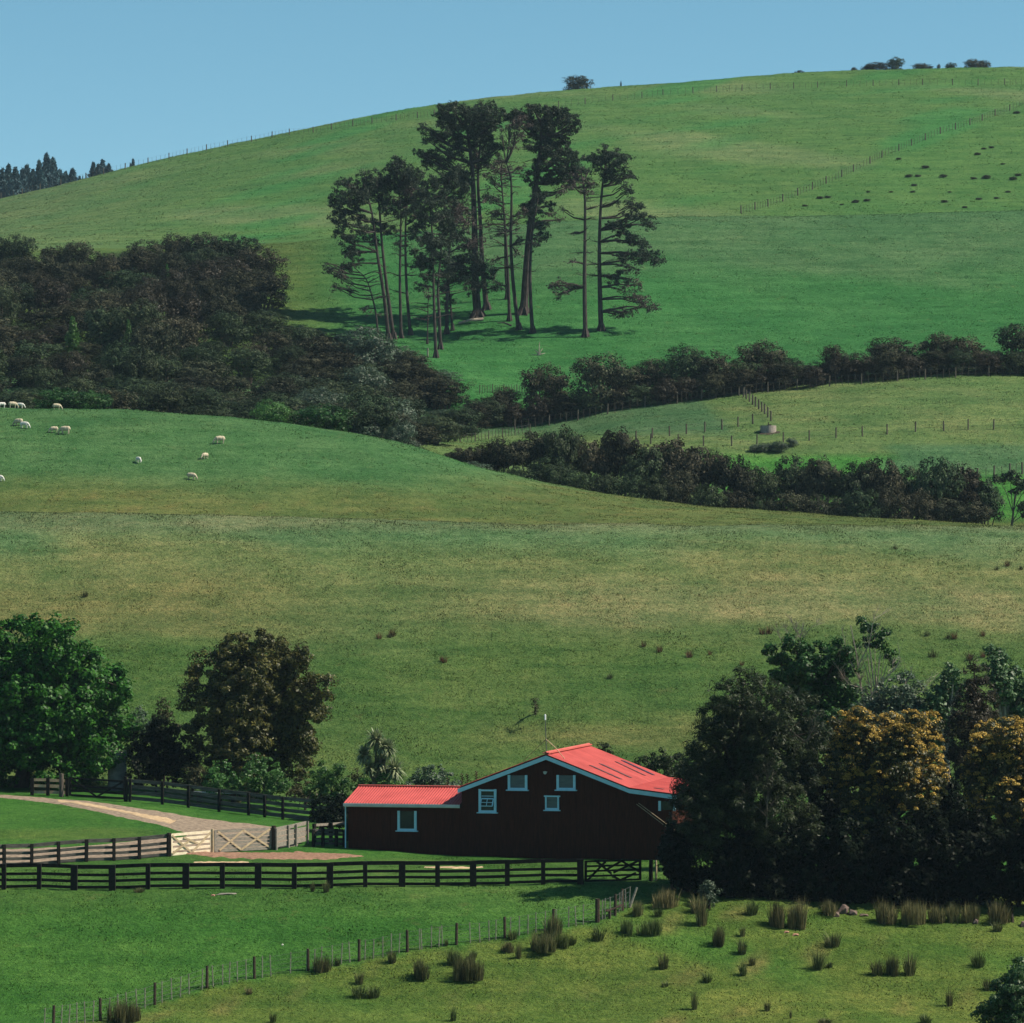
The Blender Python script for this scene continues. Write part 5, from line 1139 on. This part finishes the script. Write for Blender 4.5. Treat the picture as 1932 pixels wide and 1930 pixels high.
for ri, row in enumerate(wood):
    nl = nt_ = 0
    for px, v, p in row:
        thicket = px > 530
        k = R.choice(['b', 'b', 'b', 'g', 'b', 'bd', 'g']) if not thicket else R.choice(['b', 'g', 'g', 'b', 'gg'])
        bil = float(undul(p.x, p.y, 17, 12)); h = R.uniform(3.4, 6.2)*(1+.5*bil); w = R.uniform(4.6, 8.2)
        if 250 < px < 530 and v < 640: h = max(h, R.uniform(5.2, 6.4))
        if thicket: h *= .85; w *= 1.0
        if px > 760: h *= .62
        if v > 760 and px < 520: h *= .72; k = R.choice(['g', 'b', 'g', 'sg'])
        if 500 < px < 800 and v < 700: h *= .7
        col = {'b': 'brownish', 'g': 'dull green', 'bd': 'dark brown', 'sg': 'open green', 'gg': 'grey green'}[k]
        if thicket:
            nt_ += 1; lb = 'low %s scrub tree, %s from the left in the %s row of the thicket' % (col, ORD[nt_-1], ORD[ri]); g_ = 'low scrub trees below the pines'
        else:
            nl += 1; lb = '%s scrub tree, %s from the left in the %s row of the dark wood' % (col, ORD[nl-1], ORD[ri]); g_ = 'scrub trees of the dark wood'
        put_scrub(p, k, w, h, lb, g_)
EX = [(540,640),(580,645),(625,655),(665,665),(560,668),(600,690),(545,700),(590,720),(640,715),(560,735),(620,742),(675,722),(700,740),(650,755),(740,735),(790,738),(530,760),(590,765),(800,760),(840,770),(760,770)]  # first four are bushes added to darken the shadow left of the pines
for i, (px, v) in enumerate(EX):
    put_scrub(ghit(px, v, 366, 478), R.choice(['b', 'g', 'b']), R.uniform(5, 6.5), R.uniform(3, 4.2) if i > 3 else 2.0, 'low scrub tree under the pines, '+ORD[i]+' one counted from the upper left of the thicket', 'low scrub trees below the pines')
for px, v, kind, w, h, lb in [(512,800,'br',4.8,3.9,'bright yellow green bush at the lower edge of the scrub above the sheep hill'), (610,828,'dg',6.6,4.2,'rounded glossy dark green bush beside the bright yellow green one'), (690,836,'gg',4.0,2.9,'pale faded bush right of the rounded dark green bush'), (110,782,'dg',5.5,3.8,'dark leafy bush just above the sheep on the crest'), (165,785,'dg',5.5,3.6,'second dark leafy bush above the sheep on the crest'),
                              (745,700,'gg',6.5,3.4,'large silvery grey green bush under the pines'), (690,690,'gg',5.0,3.0,'silvery grey green bush left of the large one under the pines'), (752,855,'gg',3.6,4.0,'grey brown bush at the right end above the round hill'), (882,868,'gg',4.5,1.8,'low grey bush beside the crest at the left end of the lower scrub row'), (705,790,'sg',4.5,5.2,'dark blue green tree in the middle of the thicket')]:
    Yg = 362 if v > 770 else 380
    put_scrub(ghit(px, v, 359, 470) if v < 770 else gat(px, 359.5), kind, w, h, lb, None, 'bush')
# upper scrub row above the right paddock
U1 = [(955,752,60),(1030,695,90),(1062,752,76),(1135,672,110),(1185,700,80),(1235,690,84),(1290,662,92),(1345,668,84),(1400,682,74),(1440,655,92),(1490,682,74),(1572,658,52),(1540,694,76),(1608,712,50),(1682,645,104),(1732,682,64),(1770,642,74),(1822,645,86),(1872,672,74),(1928,622,96)]
base1 = [(900,812),(1000,792),(1100,776),(1250,763),(1400,742),(1600,722),(1932,704),(2000,700)]
for i, (px, tv, w) in enumerate(U1):
    Y = 437+R.uniform(-1, 3); p = gat(px, Y); hm = (lerp_poly(base1, px)-tv)*Y/FPX*1.16; wm = w*Y/FPX*1.12
    put_scrub(p, R.choice(['b', 'b', 'g']), wm, max(2.6, hm), ORD[i]+' rounded scrub tree from the left in the upper row above the right paddock', 'upper row of scrub trees', 'scrub_tree')
for i, (px, v) in enumerate([(872,822),(893,812),(915,803),(936,798)]):
    put_scrub(ghit(px, v, 394, 442), 'b' if i % 2 else 'g', 4.6, 3.6, 'scrub tree '+ORD[i]+' from the left bridging the gully between thicket and upper scrub row', 'scrub trees in the gully', 'scrub_tree')
for i, px in enumerate(range(925, 1960, 47)):
    Y = 434+R.uniform(-.6, 1.0); put_scrub(gat(px+R.uniform(-8, 8), Y), R.choice(['b', 'g', 'bd']), R.uniform(3.6, 4.8), R.uniform(2.6, 3.8), 'low bush '+ORD[i]+' from the left at the foot of the upper scrub row', 'low bushes in front of the upper scrub row', 'bush')
# lower scrub row behind the sheep hill
U2 = [(870,846,60),(905,842,60),(952,832,90),(1010,818,92),(1062,814,84),(1112,834,84),(1172,820,94),(1216,852,84),(1272,838,112),(1322,848,94),(1382,862,84),(1430,884,76),(1500,868,92),(1552,872,84),(1612,878,92),(1662,868,84),(1712,884,84),(1766,868,92),(1812,888,92),(1862,905,70)]
base2 = [(850,905),(950,938),(1100,962),(1300,982),(1500,992),(1700,1000),(1932,1005)]
for i, (px, tv, w) in enumerate(U2):
    Y = 376+R.uniform(-1.5, 2.5); p = gat(px, Y); top = at(px, tv, Y).z; wm = w*Y/FPX*1.15
    put_scrub(p, R.choice(['s', 's', 'sg']), wm, max(2.0, top-p.z)*1.22, ORD[i]+' tree from the left in the lower scrub row behind the round hill', 'lower row of scrub trees')
for i, px in enumerate(range(885, 1860, 50)):
    Y = 371+R.uniform(-.6, .8); p = gat(px, Y); q = lerp_poly([(q[0], q[1]+38) for q in U2], px); top = at(px, q+R.uniform(-8, 18), Y).z
    put_scrub(p, R.choice(['s', 'g', 'b']), R.uniform(3.6, 5.0), max(1.8, top-p.z), 'bush '+ORD[i]+' from the left along the front of the lower scrub row', 'bushes in front of the lower scrub row', 'bush')
for i, (px, v, s) in enumerate([(1423,852,1.6),(1437,852,1.9),(1454,850,1.7),(1471,853,2.4),(1494,842,1.9)]):
    put_scrub(ghit(px, v, 390, 432), 'gg', s*.8, s*.6, 'leafy blue green plant, '+ORD[i]+' from the left, in the right paddock below the trough', 'blue green plants in the right paddock', 'bush')
# windswept tree with visible limbs at the right edge
t = tree('windswept_tree', 'open windswept tree with bare bent limbs at the right edge above the crest', 1905, 372, [(1885,905,12),(1905,898,14),(1925,905,16),(1940,920,18),(1915,925,10),(1932,955,14),(1945,970,18)], G['scrub_green'], M['bark'], leaf=.24, dens=50, clump=.4, trunk_r=.13, seed=90, flat=.6)
for i, (px, v, r, Y) in enumerate([(1890,985,10,366), (1925,960,14,370)]):
    pass
# skyline trees
for i, (px, v, w, h, k, lb) in enumerate([(1089,168,58,22,'sg','domed tree standing alone on the far hill skyline'), (1655,136,50,15,'sg','low wide bush left of the tallest skyline bush'), (1690,134,34,22,'g','tallest rounded bush of the skyline cluster at the right'),
        (1640,137,30,12,'b','small bush at the left of the skyline cluster'), (1741,132,42,9,'b','flat low bush between the two skyline clusters'), (1795,131,24,9,'g','small low bush left of the rightmost skyline bushes'), (1838,131,40,16,'b','dark wide bush of the rightmost skyline cluster'), (1858,131,26,14,'sg','last skyline bush at the right with an open stem'), (1510,142,22,6,'b','tiny bush just breaking the skyline right of centre'), (1613,138,14,8,'b','tiny bush left of the right skyline cluster'),(1773,132,8,8,'b','tiny tuft on the skyline between the right clusters'),(1172,162,4,6,'b','tiny dark stump like bush on the skyline right of the domed tree')]):
    Y = 905; p = gat(px, Y); top = at(px, v-h, Y).z; put_scrub(p, 'b' if k == 'sg' else k, w*Y/FPX*1.0, (top-p.z)*1.12+.6, lb, 'bushes on the far skyline', 'scrub_tree')
# gorse tufts on the right of the far hill
A3 = lambda x, y: (1006+x*.479, 75.5+y*.479)
for i, (x, y, s) in enumerate(sorted([(1130,625,2.6),(1160,622,2.4),(1270,640,2.8),(1315,635,2.6),(1215,650,1.6),(1070,655,2),(1495,600,2),(1500,575,2.4),(1480,540,3),(1515,538,2.4),(1545,505,3),(1615,540,3),(1750,452,2.6),(1775,430,2),(1805,425,2.2),(1785,545,3.4),(1735,548,2.4),(1890,550,3),(1910,535,2.6),(1850,490,1.8),(1620,640,2.6),(1755,630,2.4),(1825,625,2),(1410,600,1.6),(1700,660,1.8),(1440,470,2),(1905,290,3),(1320,600,1.6),(1640,600,1.5),(1870,600,2)])):
    px, v = A3(x, y); put_scrub(ghit(px, v, 640, 880), 'go', s*.55, s*.24, 'low brown gorse tuft on the right corner of the far hill, '+(ORD+['twenty-seventh','twenty-eighth','twenty-ninth','thirtieth'])[i]+' from the left', 'gorse tufts on the far hill', 'bush')
# docks and weeds on the middle slope
wm_ = rush_mesh(70, .5, .9, 5, .3); wm_.materials.append(G['redweed']); wd_ = rush_mesh(80, .6, .9, 6, .3); wd_.materials.append(G['weed'])
spots = [(160,1126,1),(1690,1036,1),(1452+0,1195,0),(1438,1196,0),(1585,1290,0),(1480,1275,1),(1400,1255,0),(1520,1270,0),(1575,1265,1),(1790,1205,1),(1800,1205,0),(1760,1240,1),(1830,1245,0),(1870,1243,0),(1855,1240,0),(1880,1075,1),(1900,1068,0),(1925,1075,1),(1300,1240,0),(1340,1235,0),(833,1247,0),(838,1250,0),(715,1205,0),(735,1203,1),(1855,1200,0),(1750,1200,1),(1440,510,1),(1215,1220,0),(1415,1380,0),(505,1500,1),(740,1200,0),(1150,1280,1),(1500,1310,0),(1460,1320,1),(1245,1230,0)]
nk = [0, 0]
for px, v, k in sorted(spots):
    if v < 900: continue
    nk[k] += 1
    p = ghit(px, v, 228, 287); o = bpy.data.objects.new('dock_weed', wd_ if k else wm_); COL.objects.link(o); o.location = p; s = R.uniform(.55, 1.0); o.scale = (s*1.2, s*1.2, s); o.rotation_euler[2] = R.uniform(0, 6)
    tag(o, ('upright dark dead weed stalks on the middle slope, ' if k else 'upright reddish dock seedheads on the middle slope, ')+ORD[nk[k]-1]+' from the left', 'weed', 'dark weeds on the middle slope' if k else 'red docks on the middle slope')

# ------------------------------------------------------------------ pines
Z4 = lambda x, y: (553+x*.3906, 151+y*.3906)
def pads(blobs, per, rng, flat, size, dirz=.5):
    """needle tufts in flattened pads"""
    parts = []; bl = []
    for c, r in blobs:
        bl.append((np.array(c), r))
        for _ in range(5):
            w = rng.normal(size=3); w /= np.linalg.norm(w); bl.append((np.array(c)+w*(r+.25)*np.array([1.1, 1.4, .8]), r*rng.uniform(.3, .6)))
    for c, r in bl:
        n = int(per*2.6*r*r); ns = max(6, int(20*r*r)); u = rng.normal(size=(ns, 3)); u /= np.linalg.norm(u, axis=1)[:, None]; u *= rng.uniform(.2, 1.05, (ns, 1))**.6
        sc = c+u*np.array([r, r, r*flat]); k = rng.integers(0, ns, n); w = rng.normal(size=(n, 3)); w /= np.linalg.norm(w, axis=1)[:, None]
        cs = rng.uniform(.22, .55, ns)[k][:, None]*np.array([1, 1, .7]); P = sc[k]+w*cs*rng.uniform(.2, 1, (n, 1)); parts.append(leaves(P, size*.85, .26, dirz, w*.5, rng))
    return merge(parts)
def pine(label, trunk, blobs, r0=.45, sparse=False, seed=0, dead=10, fol='pine', flat=.85, Ya=455, Yb=500, name='pine_tree', per=210, deadr=(.25, .85), sway=1.0):
    rng = np.random.default_rng(500+seed); rr = random.Random(500+seed)
    q = [Z4(*a) for a in trunk]; p0 = ghit(q[0][0], q[0][1], Ya, Yb); Y = p0.y; m = Y/FPX
    t = thing(name, p0, label, 'tree', 'tall pines on the green slope')
    L3 = lambda z, dy=0: Vector(((Z4(*z)[0]-q[0][0])*m, dy, (q[0][1]-Z4(*z)[1])*m))
    dyt = rr.uniform(-.8, .8); T = [L3(a, dyt*i/len(trunk)) for i, a in enumerate(trunk)]
    def curve(pts, n=14):
        out = []
        for i in range(len(pts)-1):
            a = pts[max(i-1, 0)]; b = pts[i]; c = pts[i+1]; d = pts[min(i+2, len(pts)-1)]
            for j in range(n//(len(pts)-1)+1):
                u = j/(n//(len(pts)-1)+1); out.append(.5*((2*b)+(c-a)*u+(2*a-5*b+4*c-d)*u*u+(3*b-a-3*c+d)*u**3))
        return out+[pts[-1]]
    C = curve(T); n = len(C); mb = MB()
    rad = [r0*.74*(1.3 if i == 0 else 1)*(1-.72*i/(n-1)) for i in range(n)]
    C = [C[0]-Vector((0, 0, .5))]+C[0:]; rad = [r0*1.3]+rad; mb.tube(C, rad, 9)
    for k in range(6):   # root flare
        a = 6.28*k/6+rr.uniform(-.3, .3); mb.tube([Vector((math.cos(a)*r0*.5, math.sin(a)*r0*.5, .9)), Vector((math.cos(a)*r0*1.0, math.sin(a)*r0*1.0, .1)), Vector((math.cos(a)*r0*1.5, math.sin(a)*r0*1.5, -.4))], [r0*.3, r0*.35, r0*.2], 5)
    me = bpy.data.meshes.new('trunk'); me.from_pydata([tuple(v) for v in mb.v], [], mb.f); link('trunk', me, M['pine_bark'], t)
    ml = MB(); B3 = []; D3 = []
    def near(z, low=0):
        return min(C[1:], key=lambda c: abs(c.z-z))
    for b in blobs:
        r = b[2]*.3906*m; c = L3(b[:2], rr.uniform(-1, 1)*(1.6+r*.6)); (D3 if len(b) > 3 and b[3] == 'd' else B3).append((c, r))
        lowf = min(1, max(0, (c.z/T[-1].z-.45)/.4)); s = near(c.z-abs(c.x-near(c.z).x)*(.02+.42*lowf)-r*.3*lowf+.3*(1-lowf)); h = (c-s)
        mid = s.lerp(c, .5)+Vector((0, 0, (-.10 if lowf > .5 else .06)*h.length)); ml.tube([s, mid, c], [.05+r0*.22, .04+r0*.14, .04], 5)
        for k in range(int(5+r*3)):
            e = c+Vector((rr.gauss(0, r*.6), rr.gauss(0, r*.6), rr.gauss(0, r*.35*flat)+r*.15)); a = s.lerp(c, rr.uniform(.45, .95)); ml.tube([a, a.lerp(e, .5)+Vector((0, 0, .15)), e], [.055, .035, .015], 4)
    for k in range(dead):
        i = int(n*rr.uniform(*deadr)); s = C[min(i+1, n)]; a = rr.uniform(0, 6.28); L = rr.uniform(.8, 3.2); d = Vector((math.cos(a), math.sin(a)*.8, rr.uniform(-.15, .35))); e = s+d*L
        ml.tube([s, s.lerp(e, .5)+Vector((0, 0, rr.uniform(-.1, .25))), e], [.07, .045, .015], 4)
        for _ in range(4):
            f = s.lerp(e, rr.uniform(.3, .95)); g_ = f+Vector((rr.gauss(d.x*.4, .35), rr.gauss(0, .35), rr.gauss(.1, .3))); ml.tube([f, g_], [.025, .01], 3)
    me = bpy.data.meshes.new('branches'); me.from_pydata([tuple(v) for v in ml.v], [], ml.f); link('branches', me, M['pine_bark'], t)
    if B3:
        V, F, a = pads(B3, per*(.45 if sparse else 1), rng, flat, .42); link('crown', mesh_np('crown', V, F, a), G[fol], t)
    if D3:
        V, F, a = pads(D3, per*.5, rng, flat, .40); o = link('dry_crown', mesh_np('dry_crown', V, F, a), G['pine_dry'], t)
    return t
pine('leftmost leaning pine of the clump with sagging boughs over the dark wood', [(462,1258),(440,1050),(405,830),(380,640),(335,480)], [(250,500,28),(350,465,50),(300,510,42),(220,560,42),(270,575,45),(330,580,45),(240,625,40),(300,650,40),(205,680,24),(240,700,25),(230,745,22),(270,790,38),(300,840,35),(255,840,22),(330,730,30),(240,905,26),(370,520,40)], .36, seed=1, dead=16)
pine('pine close beside the leftmost one, second trunk from the left pair', [(487,1252),(455,1020),(430,800),(415,600),(400,470)], [(400,500,36,'d'),(440,480,36),(420,560,42),(450,620,40),(400,690,36),(460,720,28),(380,770,30),(470,560,30,'d')], .34, seed=2, dead=16)
pine('slim pine with a pointed dark top left of centre in the clump', [(522,1246),(516,1000),(518,800),(520,620),(500,430)], [(505,400,30),(480,425,26),(530,410,26),(500,450,46),(460,480,34),(545,465,34),(520,510,50),(560,530,34,'d'),(500,590,42),(540,640,30),(520,790,26,'d')], .28, seed=3, dead=22)
pine('slim pine immediately right of the pointed one', [(567,1232),(550,1030),(543,850),(545,650),(560,470)], [(570,450,34),(600,480,38),(560,530,44),(600,570,40),(570,640,38),(610,650,26,'d'),(590,720,26)], .30, seed=4, dead=22)
pine('small crooked twiggy pine leaning left at the edge of the shade', [(414,1275),(400,1130),(380,1040),(352,960),(300,910)], [(165,925,20),(210,935,26),(185,905,16),(250,905,24),(290,890,22),(160,885,10),(240,960,20),(205,1000,22,'d'),(260,1010,20,'d'),(340,1110,20,'d')], .20, seed=5, dead=20, sparse=True, deadr=(.1, .9))
pine('pine nearest the scrub with a wide ragged crown in the middle of the clump', [(690,1340),(683,1150),(678,1000),(672,750),(650,520)], [(650,500,34),(620,540,34),(690,480,32),(650,580,50),(700,560,40),(620,640,40),(670,680,46),(600,700,28),(720,660,40),(640,770,52),(700,780,50),(600,850,38),(660,870,52),(730,860,46),(590,890,20),(640,940,30),(620,990,20),(730,950,28)], .30, seed=6, dead=14)
pine('thin pine right behind the pine nearest the scrub', [(712,1300),(704,1100),(700,1000),(720,750),(735,520)], [(730,500,40),(760,470,34),(780,520,40),(740,570,46),(780,610,44,'d'),(750,680,46),(800,690,36,'d'),(740,760,44)], .30, seed=7, dead=14)
pine('pine with a purplish dry lower crown left of the tallest pair', [(742,1226),(744,1060),(745,950),(765,700),(780,480)], [(790,460,36),(820,500,34),(800,570,44,'d'),(830,630,44,'d'),(860,690,36,'d'),(800,660,40),(820,760,46),(860,800,44,'d'),(870,870,50),(820,880,46),(900,880,38),(920,930,34),(780,930,40),(850,940,30)], .34, seed=8, dead=16)
pine('short dark pine at the foot of the tallest one', [(770,1210),(760,1080),(752,980),(760,900)], [(760,930,36),(790,960,28),(730,1000,26),(770,880,30),(740,1110,22,'d'),(750,1060,20)], .22, seed=9, dead=10)
pine('tall broad crowned pine, the left one of the two tallest', [(893,1142),(880,980),(878,800),(872,560),(862,400),(840,230)], [(720,150,38),(770,135,36),(830,150,46),(890,140,46),(950,140,44),(990,160,32),(730,200,46),(800,200,54),(870,205,56),(930,205,50),(980,200,30),(635,235,24),(670,255,30),(700,280,32),(640,285,20),(760,270,44),(840,280,48),(910,275,40),(600,350,18),(640,360,32),(690,365,36),(740,380,36),(790,345,34),(640,400,18),(700,405,24),(800,430,34),(750,470,30),(810,480,26),(960,320,30),(1010,330,24),(940,360,24),(880,1010,34),(850,980,28),(910,1000,28)], .78, seed=10, dead=12, flat=.8)
pine('straight pine sharing the broad crown, just right behind the tallest left trunk', [(935,1108),(915,900),(905,700),(893,480),(905,300)], [(900,310,36),(940,300,34),(880,340,36),(920,390,30),(870,400,34),(930,240,36),(940,570,16),(980,1010,18),(960,950,22,'d')], .50, seed=11, dead=18)
pine('open scraggy pine with a fine dead looking crown in the middle', [(1045,1162),(1040,1000),(1030,800),(1012,560),(1000,430)], [(980,430,26,'d'),(950,470,26,'d'),(960,560,22),(980,580,22),(1000,640,24,'d'),(960,640,24,'d'),(990,740,24,'d'),(970,870,20,'d'),(960,920,30),(990,990,26),(1000,380,24,'d')], .30, seed=12, dead=40, sparse=True, deadr=(.3, .98))
pine('forked pine with bare crooked upper limbs between the two big crowns', [(1090,1206),(1065,1000),(1052,800),(1055,600),(1052,480),(1030,400)], [(1050,240,34,'d'),(1090,220,40,'d'),(1080,270,36,'d'),(1010,270,16),(1060,330,20,'d'),(1090,420,20,'d'),(1100,640,22,'d'),(1090,780,24,'d'),(1080,830,18,'d')], .36, seed=13, dead=34, sparse=True, deadr=(.35, .98))
pine('distant thin pine standing furthest up the slope in the clump', [(1033,1058),(1026,900),(1022,700),(1008,500),(1005,420)], [(1010,400,22,'d'),(1040,440,24,'d'),(960,500,20),(930,560,18),(1070,690,24,'d'),(940,700,18,'d')], .26, seed=14, dead=34, sparse=True, deadr=(.3, .95), Yb=520)
pine('tall dark pine with ivy darkened trunk, the right one of the two tallest', [(1114,1128),(1128,900),(1145,700),(1175,500),(1195,330),(1200,200)], [(1060,165,36),(1110,150,40),(1160,145,42),(1220,155,44),(1280,150,44),(1320,165,32),(1360,200,26),(1385,205,10),(1340,230,34),(1070,200,22),(1140,200,44),(1200,215,50),(1270,215,50),(1160,260,40),(1230,275,52),(1300,280,44),(1180,330,44),(1250,345,50),(1320,345,42),(1350,390,38),(1190,390,40),(1260,410,50),(1320,430,46),(1370,430,28),(1160,450,32),(1220,470,36),(1280,480,36),(1340,500,30,'d'),(1170,530,32),(1150,585,28),(1190,575,28),(1130,625,26),(1170,640,30),(1160,700,26),(1200,710,22),(1180,770,24),(1165,800,16),(1250,600,22),(1300,540,26,'d'),(1240,650,18,'d'),(1290,670,16,'d'),(1130,480,20)], .72, seed=15, dead=8, flat=.62, per=230)
pine('slender trunked pine leaning against the ivy darkened pine from the right', [(1157,1222),(1147,1050),(1146,880),(1160,700),(1185,560)], [(1190,560,26),(1180,620,24),(1200,740,22),(1185,690,22)], .36, seed=16, dead=8)
pine('bare sided pine, the left of the two standing apart at the right', [(1412,1240),(1408,1000),(1410,780),(1410,580),(1400,480)], [(1390,420,30),(1360,460,24,'d'),(1430,430,24),(1400,480,34,'d'),(1350,510,22,'d'),(1440,500,22,'d'),(1410,540,26,'d'),(1300,625,12,'d'),(1250,1000,24,'d'),(1290,985,26,'d'),(1330,1010,26,'d'),(1280,1035,20,'d'),(1350,740,10,'d'),(1340,880,14,'d')], .42, seed=17, dead=30, sparse=True, deadr=(.25, .95))
pine('pine with broad boughs on its right side, the rightmost of the clump', [(1488,1212),(1482,1000),(1480,780),(1490,560),(1510,400)], [(1450,370,32),(1500,350,36),(1545,360,34),(1590,390,28),(1480,405,38),(1540,410,44),(1600,440,34),(1630,455,18),(1510,450,34),(1560,470,30),(1620,540,20),(1600,520,16),(1560,590,16),(1640,600,28),(1670,615,18),(1690,665,30),(1730,690,22),(1640,660,30),(1590,690,26),(1540,700,26),(1600,740,34),(1650,780,30),(1690,790,20),(1690,850,36),(1740,860,30),(1780,870,14),(1640,850,34),(1590,850,24),(1640,910,34,'d'),(1560,960,28),(1530,950,22),(1620,965,28,'d'),(1670,990,22,'d'),(1590,1020,28,'d'),(1640,1050,36,'d'),(1690,1085,34,'d'),(1740,1100,26,'d'),(1580,1100,28,'d'),(1630,1130,22,'d'),(1560,1130,20)], .46, seed=18, dead=24, per=220, flat=.8)
pine('short leafless young pine at the left foot of the middle pines', [(648,1275),(650,1180),(652,1080),(655,1000)], [(650,1000,20,'d'),(660,1050,16,'d')], .13, seed=19, dead=12, sparse=True)
# fallen wood
p = ghit(*Z4(800, 1182), 455, 505); q = ghit(*Z4(918, 1162), 455, 505); mb = MB(); mb.tube([p+Vector((0, 0, .2)), p.lerp(q, .5)+Vector((0, 0, .35)), q+Vector((0, 0, .2))], [.12, .18, .2], 7)
tag(build('fallen_log', mb, M['pale_bark'], None, p), 'long fallen log on the grass below the broad crowned pine', 'log')
p = ghit(*Z4(985, 1192), 455, 505); q = ghit(*Z4(1055, 1190), 455, 505); mb = MB(); mb.tube([p+Vector((0, 0, .5)), p.lerp(q, .5)+Vector((0, 0, .5)), q+Vector((0, 0, .1))], [.05, .1, .12], 6); mb.tube([p.lerp(q, .5), p+Vector((.2, .5, -.1))], [.06, .04], 5)
tag(build('fallen_branch', mb, M['pine_bark'], None, p), 'dark fallen branch on the grass left of the forked pine foot', 'branch')
p = ghit(*Z4(1187, 1330), 440, 500); mb = MB()
for dx, dz in ((-.9, .1), (-.5, .8), (.1, 1.7), (.5, .9), (.8, .3), (-.2, .5)): mb.tube([p+Vector((0, 0, .05)), p+Vector((dx*.5, 0, dz*.6)), p+Vector((dx, .2, dz))], [.1, .06, .02], 5)
tag(build('dead_branch', mb, M['pale_bark'], None, p), 'pale spiky dead branch lying alone on the slope right of the pines', 'branch')
p = ghit(*Z4(650, 1338), 440, 500); mb = MB(); mb.tube([p, p+Vector((0, 0, 1.1))], [.1, .09], 6); tag(build('short_post', mb, M['batten'], None, p), 'short pale post at the edge of the scrub under the pines', 'post')
# bank of bare earth on the slope right of the pines
for a, b in ((1150, 553), (1270, 549)):
    pass

# ------------------------------------------------------------------ far conifers behind the left ridge
def conifer_mesh(i, broad=False):
    rng = np.random.default_rng(700+i); parts = []; h = 10.0
    for k in range(26):
        f = (k+.5)/26; z = h*(.12+.88*f); r = (2.6 if not broad else 3.1)*(1-f)**.75*rng.uniform(.7, 1.15)+.2; nb = 6
        for j in range(nb):
            a = rng.uniform(0, 6.28); c = np.array([math.cos(a)*r*.6, math.sin(a)*r*.6, z-.25*r]); n = 26
            P = c+rng.normal(size=(n, 3))*np.array([r*.28, r*.28, .22]); parts.append(leaves(P, .7, .4, .3, None, rng))
    V, F, a = merge(parts); cm = mesh_np('crown', V, F, a); cm.materials.append(G['conifer'])
    mb = MB(); mb.tube([(0, 0, -2), (0, 0, h)], [.3, .04], 6); tm = bpy.data.meshes.new('trunk'); tm.from_pydata([tuple(q) for q in mb.v], [], mb.f); tm.materials.append(M['dark_bark'])
    return cm, tm
CM = [conifer_mesh(i, i == 3) for i in range(4)]
con = [(-20,318,46),(4,322,44),(16,313,44),(29,318,44),(42,322,44),(51,314,50),(62,322,40),(74,306,40),(88,293,46),(100,300,46),(113,322,44),(124,326,40),(137,320,44),(150,334,26),(156,333,8),(163,332,6),(176,308,34),(186,312,40),(194,304,40),(205,311,36),(212,322,20),(251,302,24),(34,330,40),(80,325,40),(120,332,40),(246,310,14)]
for i, (px, tv, w) in enumerate(sorted(con)):
    Y = 1060+R.uniform(-20, 30); top = at(px, tv, Y); bz = at(px, float(np.interp(px, [a for a, b in SKYL], [b for a, b in SKYL]))+60, Y).z
    p = Vector((top.x, Y, bz)); hm = top.z-bz; cm, tm = CM[i % 4]; t = bpy.data.objects.new('conifer', None); COL.objects.link(t); t.location = p; s = w*Y/FPX/5.4; t.scale = (s, s, hm/10); t.rotation_euler = (0, 0, R.uniform(0, 6))
    tag(t, 'conifer tinted haze blue, '+ORD[i]+' from the left edge, rising behind the left ridge', 'tree', 'conifers behind the left ridge')
    for nm, me in (('crown', cm), ('trunk', tm)):
        o = bpy.data.objects.new(nm, me); COL.objects.link(o); o.parent = t
# emergent light green trees inside the dark wood
for px, v0, v1, w, lb in ((242, 690, 606, 26, 'tall light green pointed tree standing out in the lower dark wood'), (137, 690, 600, 40, 'pale green feathery conifer in the left of the dark wood'), (315, 560, 500, 18, 'small light green pointed top near the middle of the dark wood')):
    p = ghit(px, v0, 395, 540); cm, tm = CM[1]; cm2 = cm.copy(); cm2.materials[0] = G['bright']; t = thing('conifer', p, lb, 'tree'); Y = p.y; top = at(px, v1, Y).z; s = w*Y/FPX/5.4; t.scale = (s, s, (top-p.z)/10)
    for nm, me in (('crown', cm2), ('trunk', tm)):
        o = bpy.data.objects.new(nm, me); COL.objects.link(o); o.parent = t

# ------------------------------------------------------------------ air
mb = MB(); x0h, x1h, y0h, y1h, z0h, z1h = -3000, 3000, -70, 2200, -120, 175
mb.add([(x0h,y0h,z0h),(x1h,y0h,z0h),(x1h,y1h,z0h),(x0h,y1h,z0h),(x0h,y0h,z1h),(x1h,y0h,z1h),(x1h,y1h,z1h),(x0h,y1h,z1h)], [(3,2,1,0),(4,5,6,7),(0,1,5,4),(1,2,6,5),(2,3,7,6),(3,0,4,7)])
hm_, nt, out = newmat('haze'); pv = N(nt, 'ShaderNodeVolumePrincipled'); pv.inputs['Color'].default_value = (0.55, 0.80, 1.0, 1); pv.inputs['Density'].default_value = HAZE; pv.inputs['Anisotropy'].default_value = 0.0
nt.links.new(pv.outputs[0], out.inputs['Volume'])
if HAZE > 0: tag(build('haze', mb, hm_), kind='stuff')
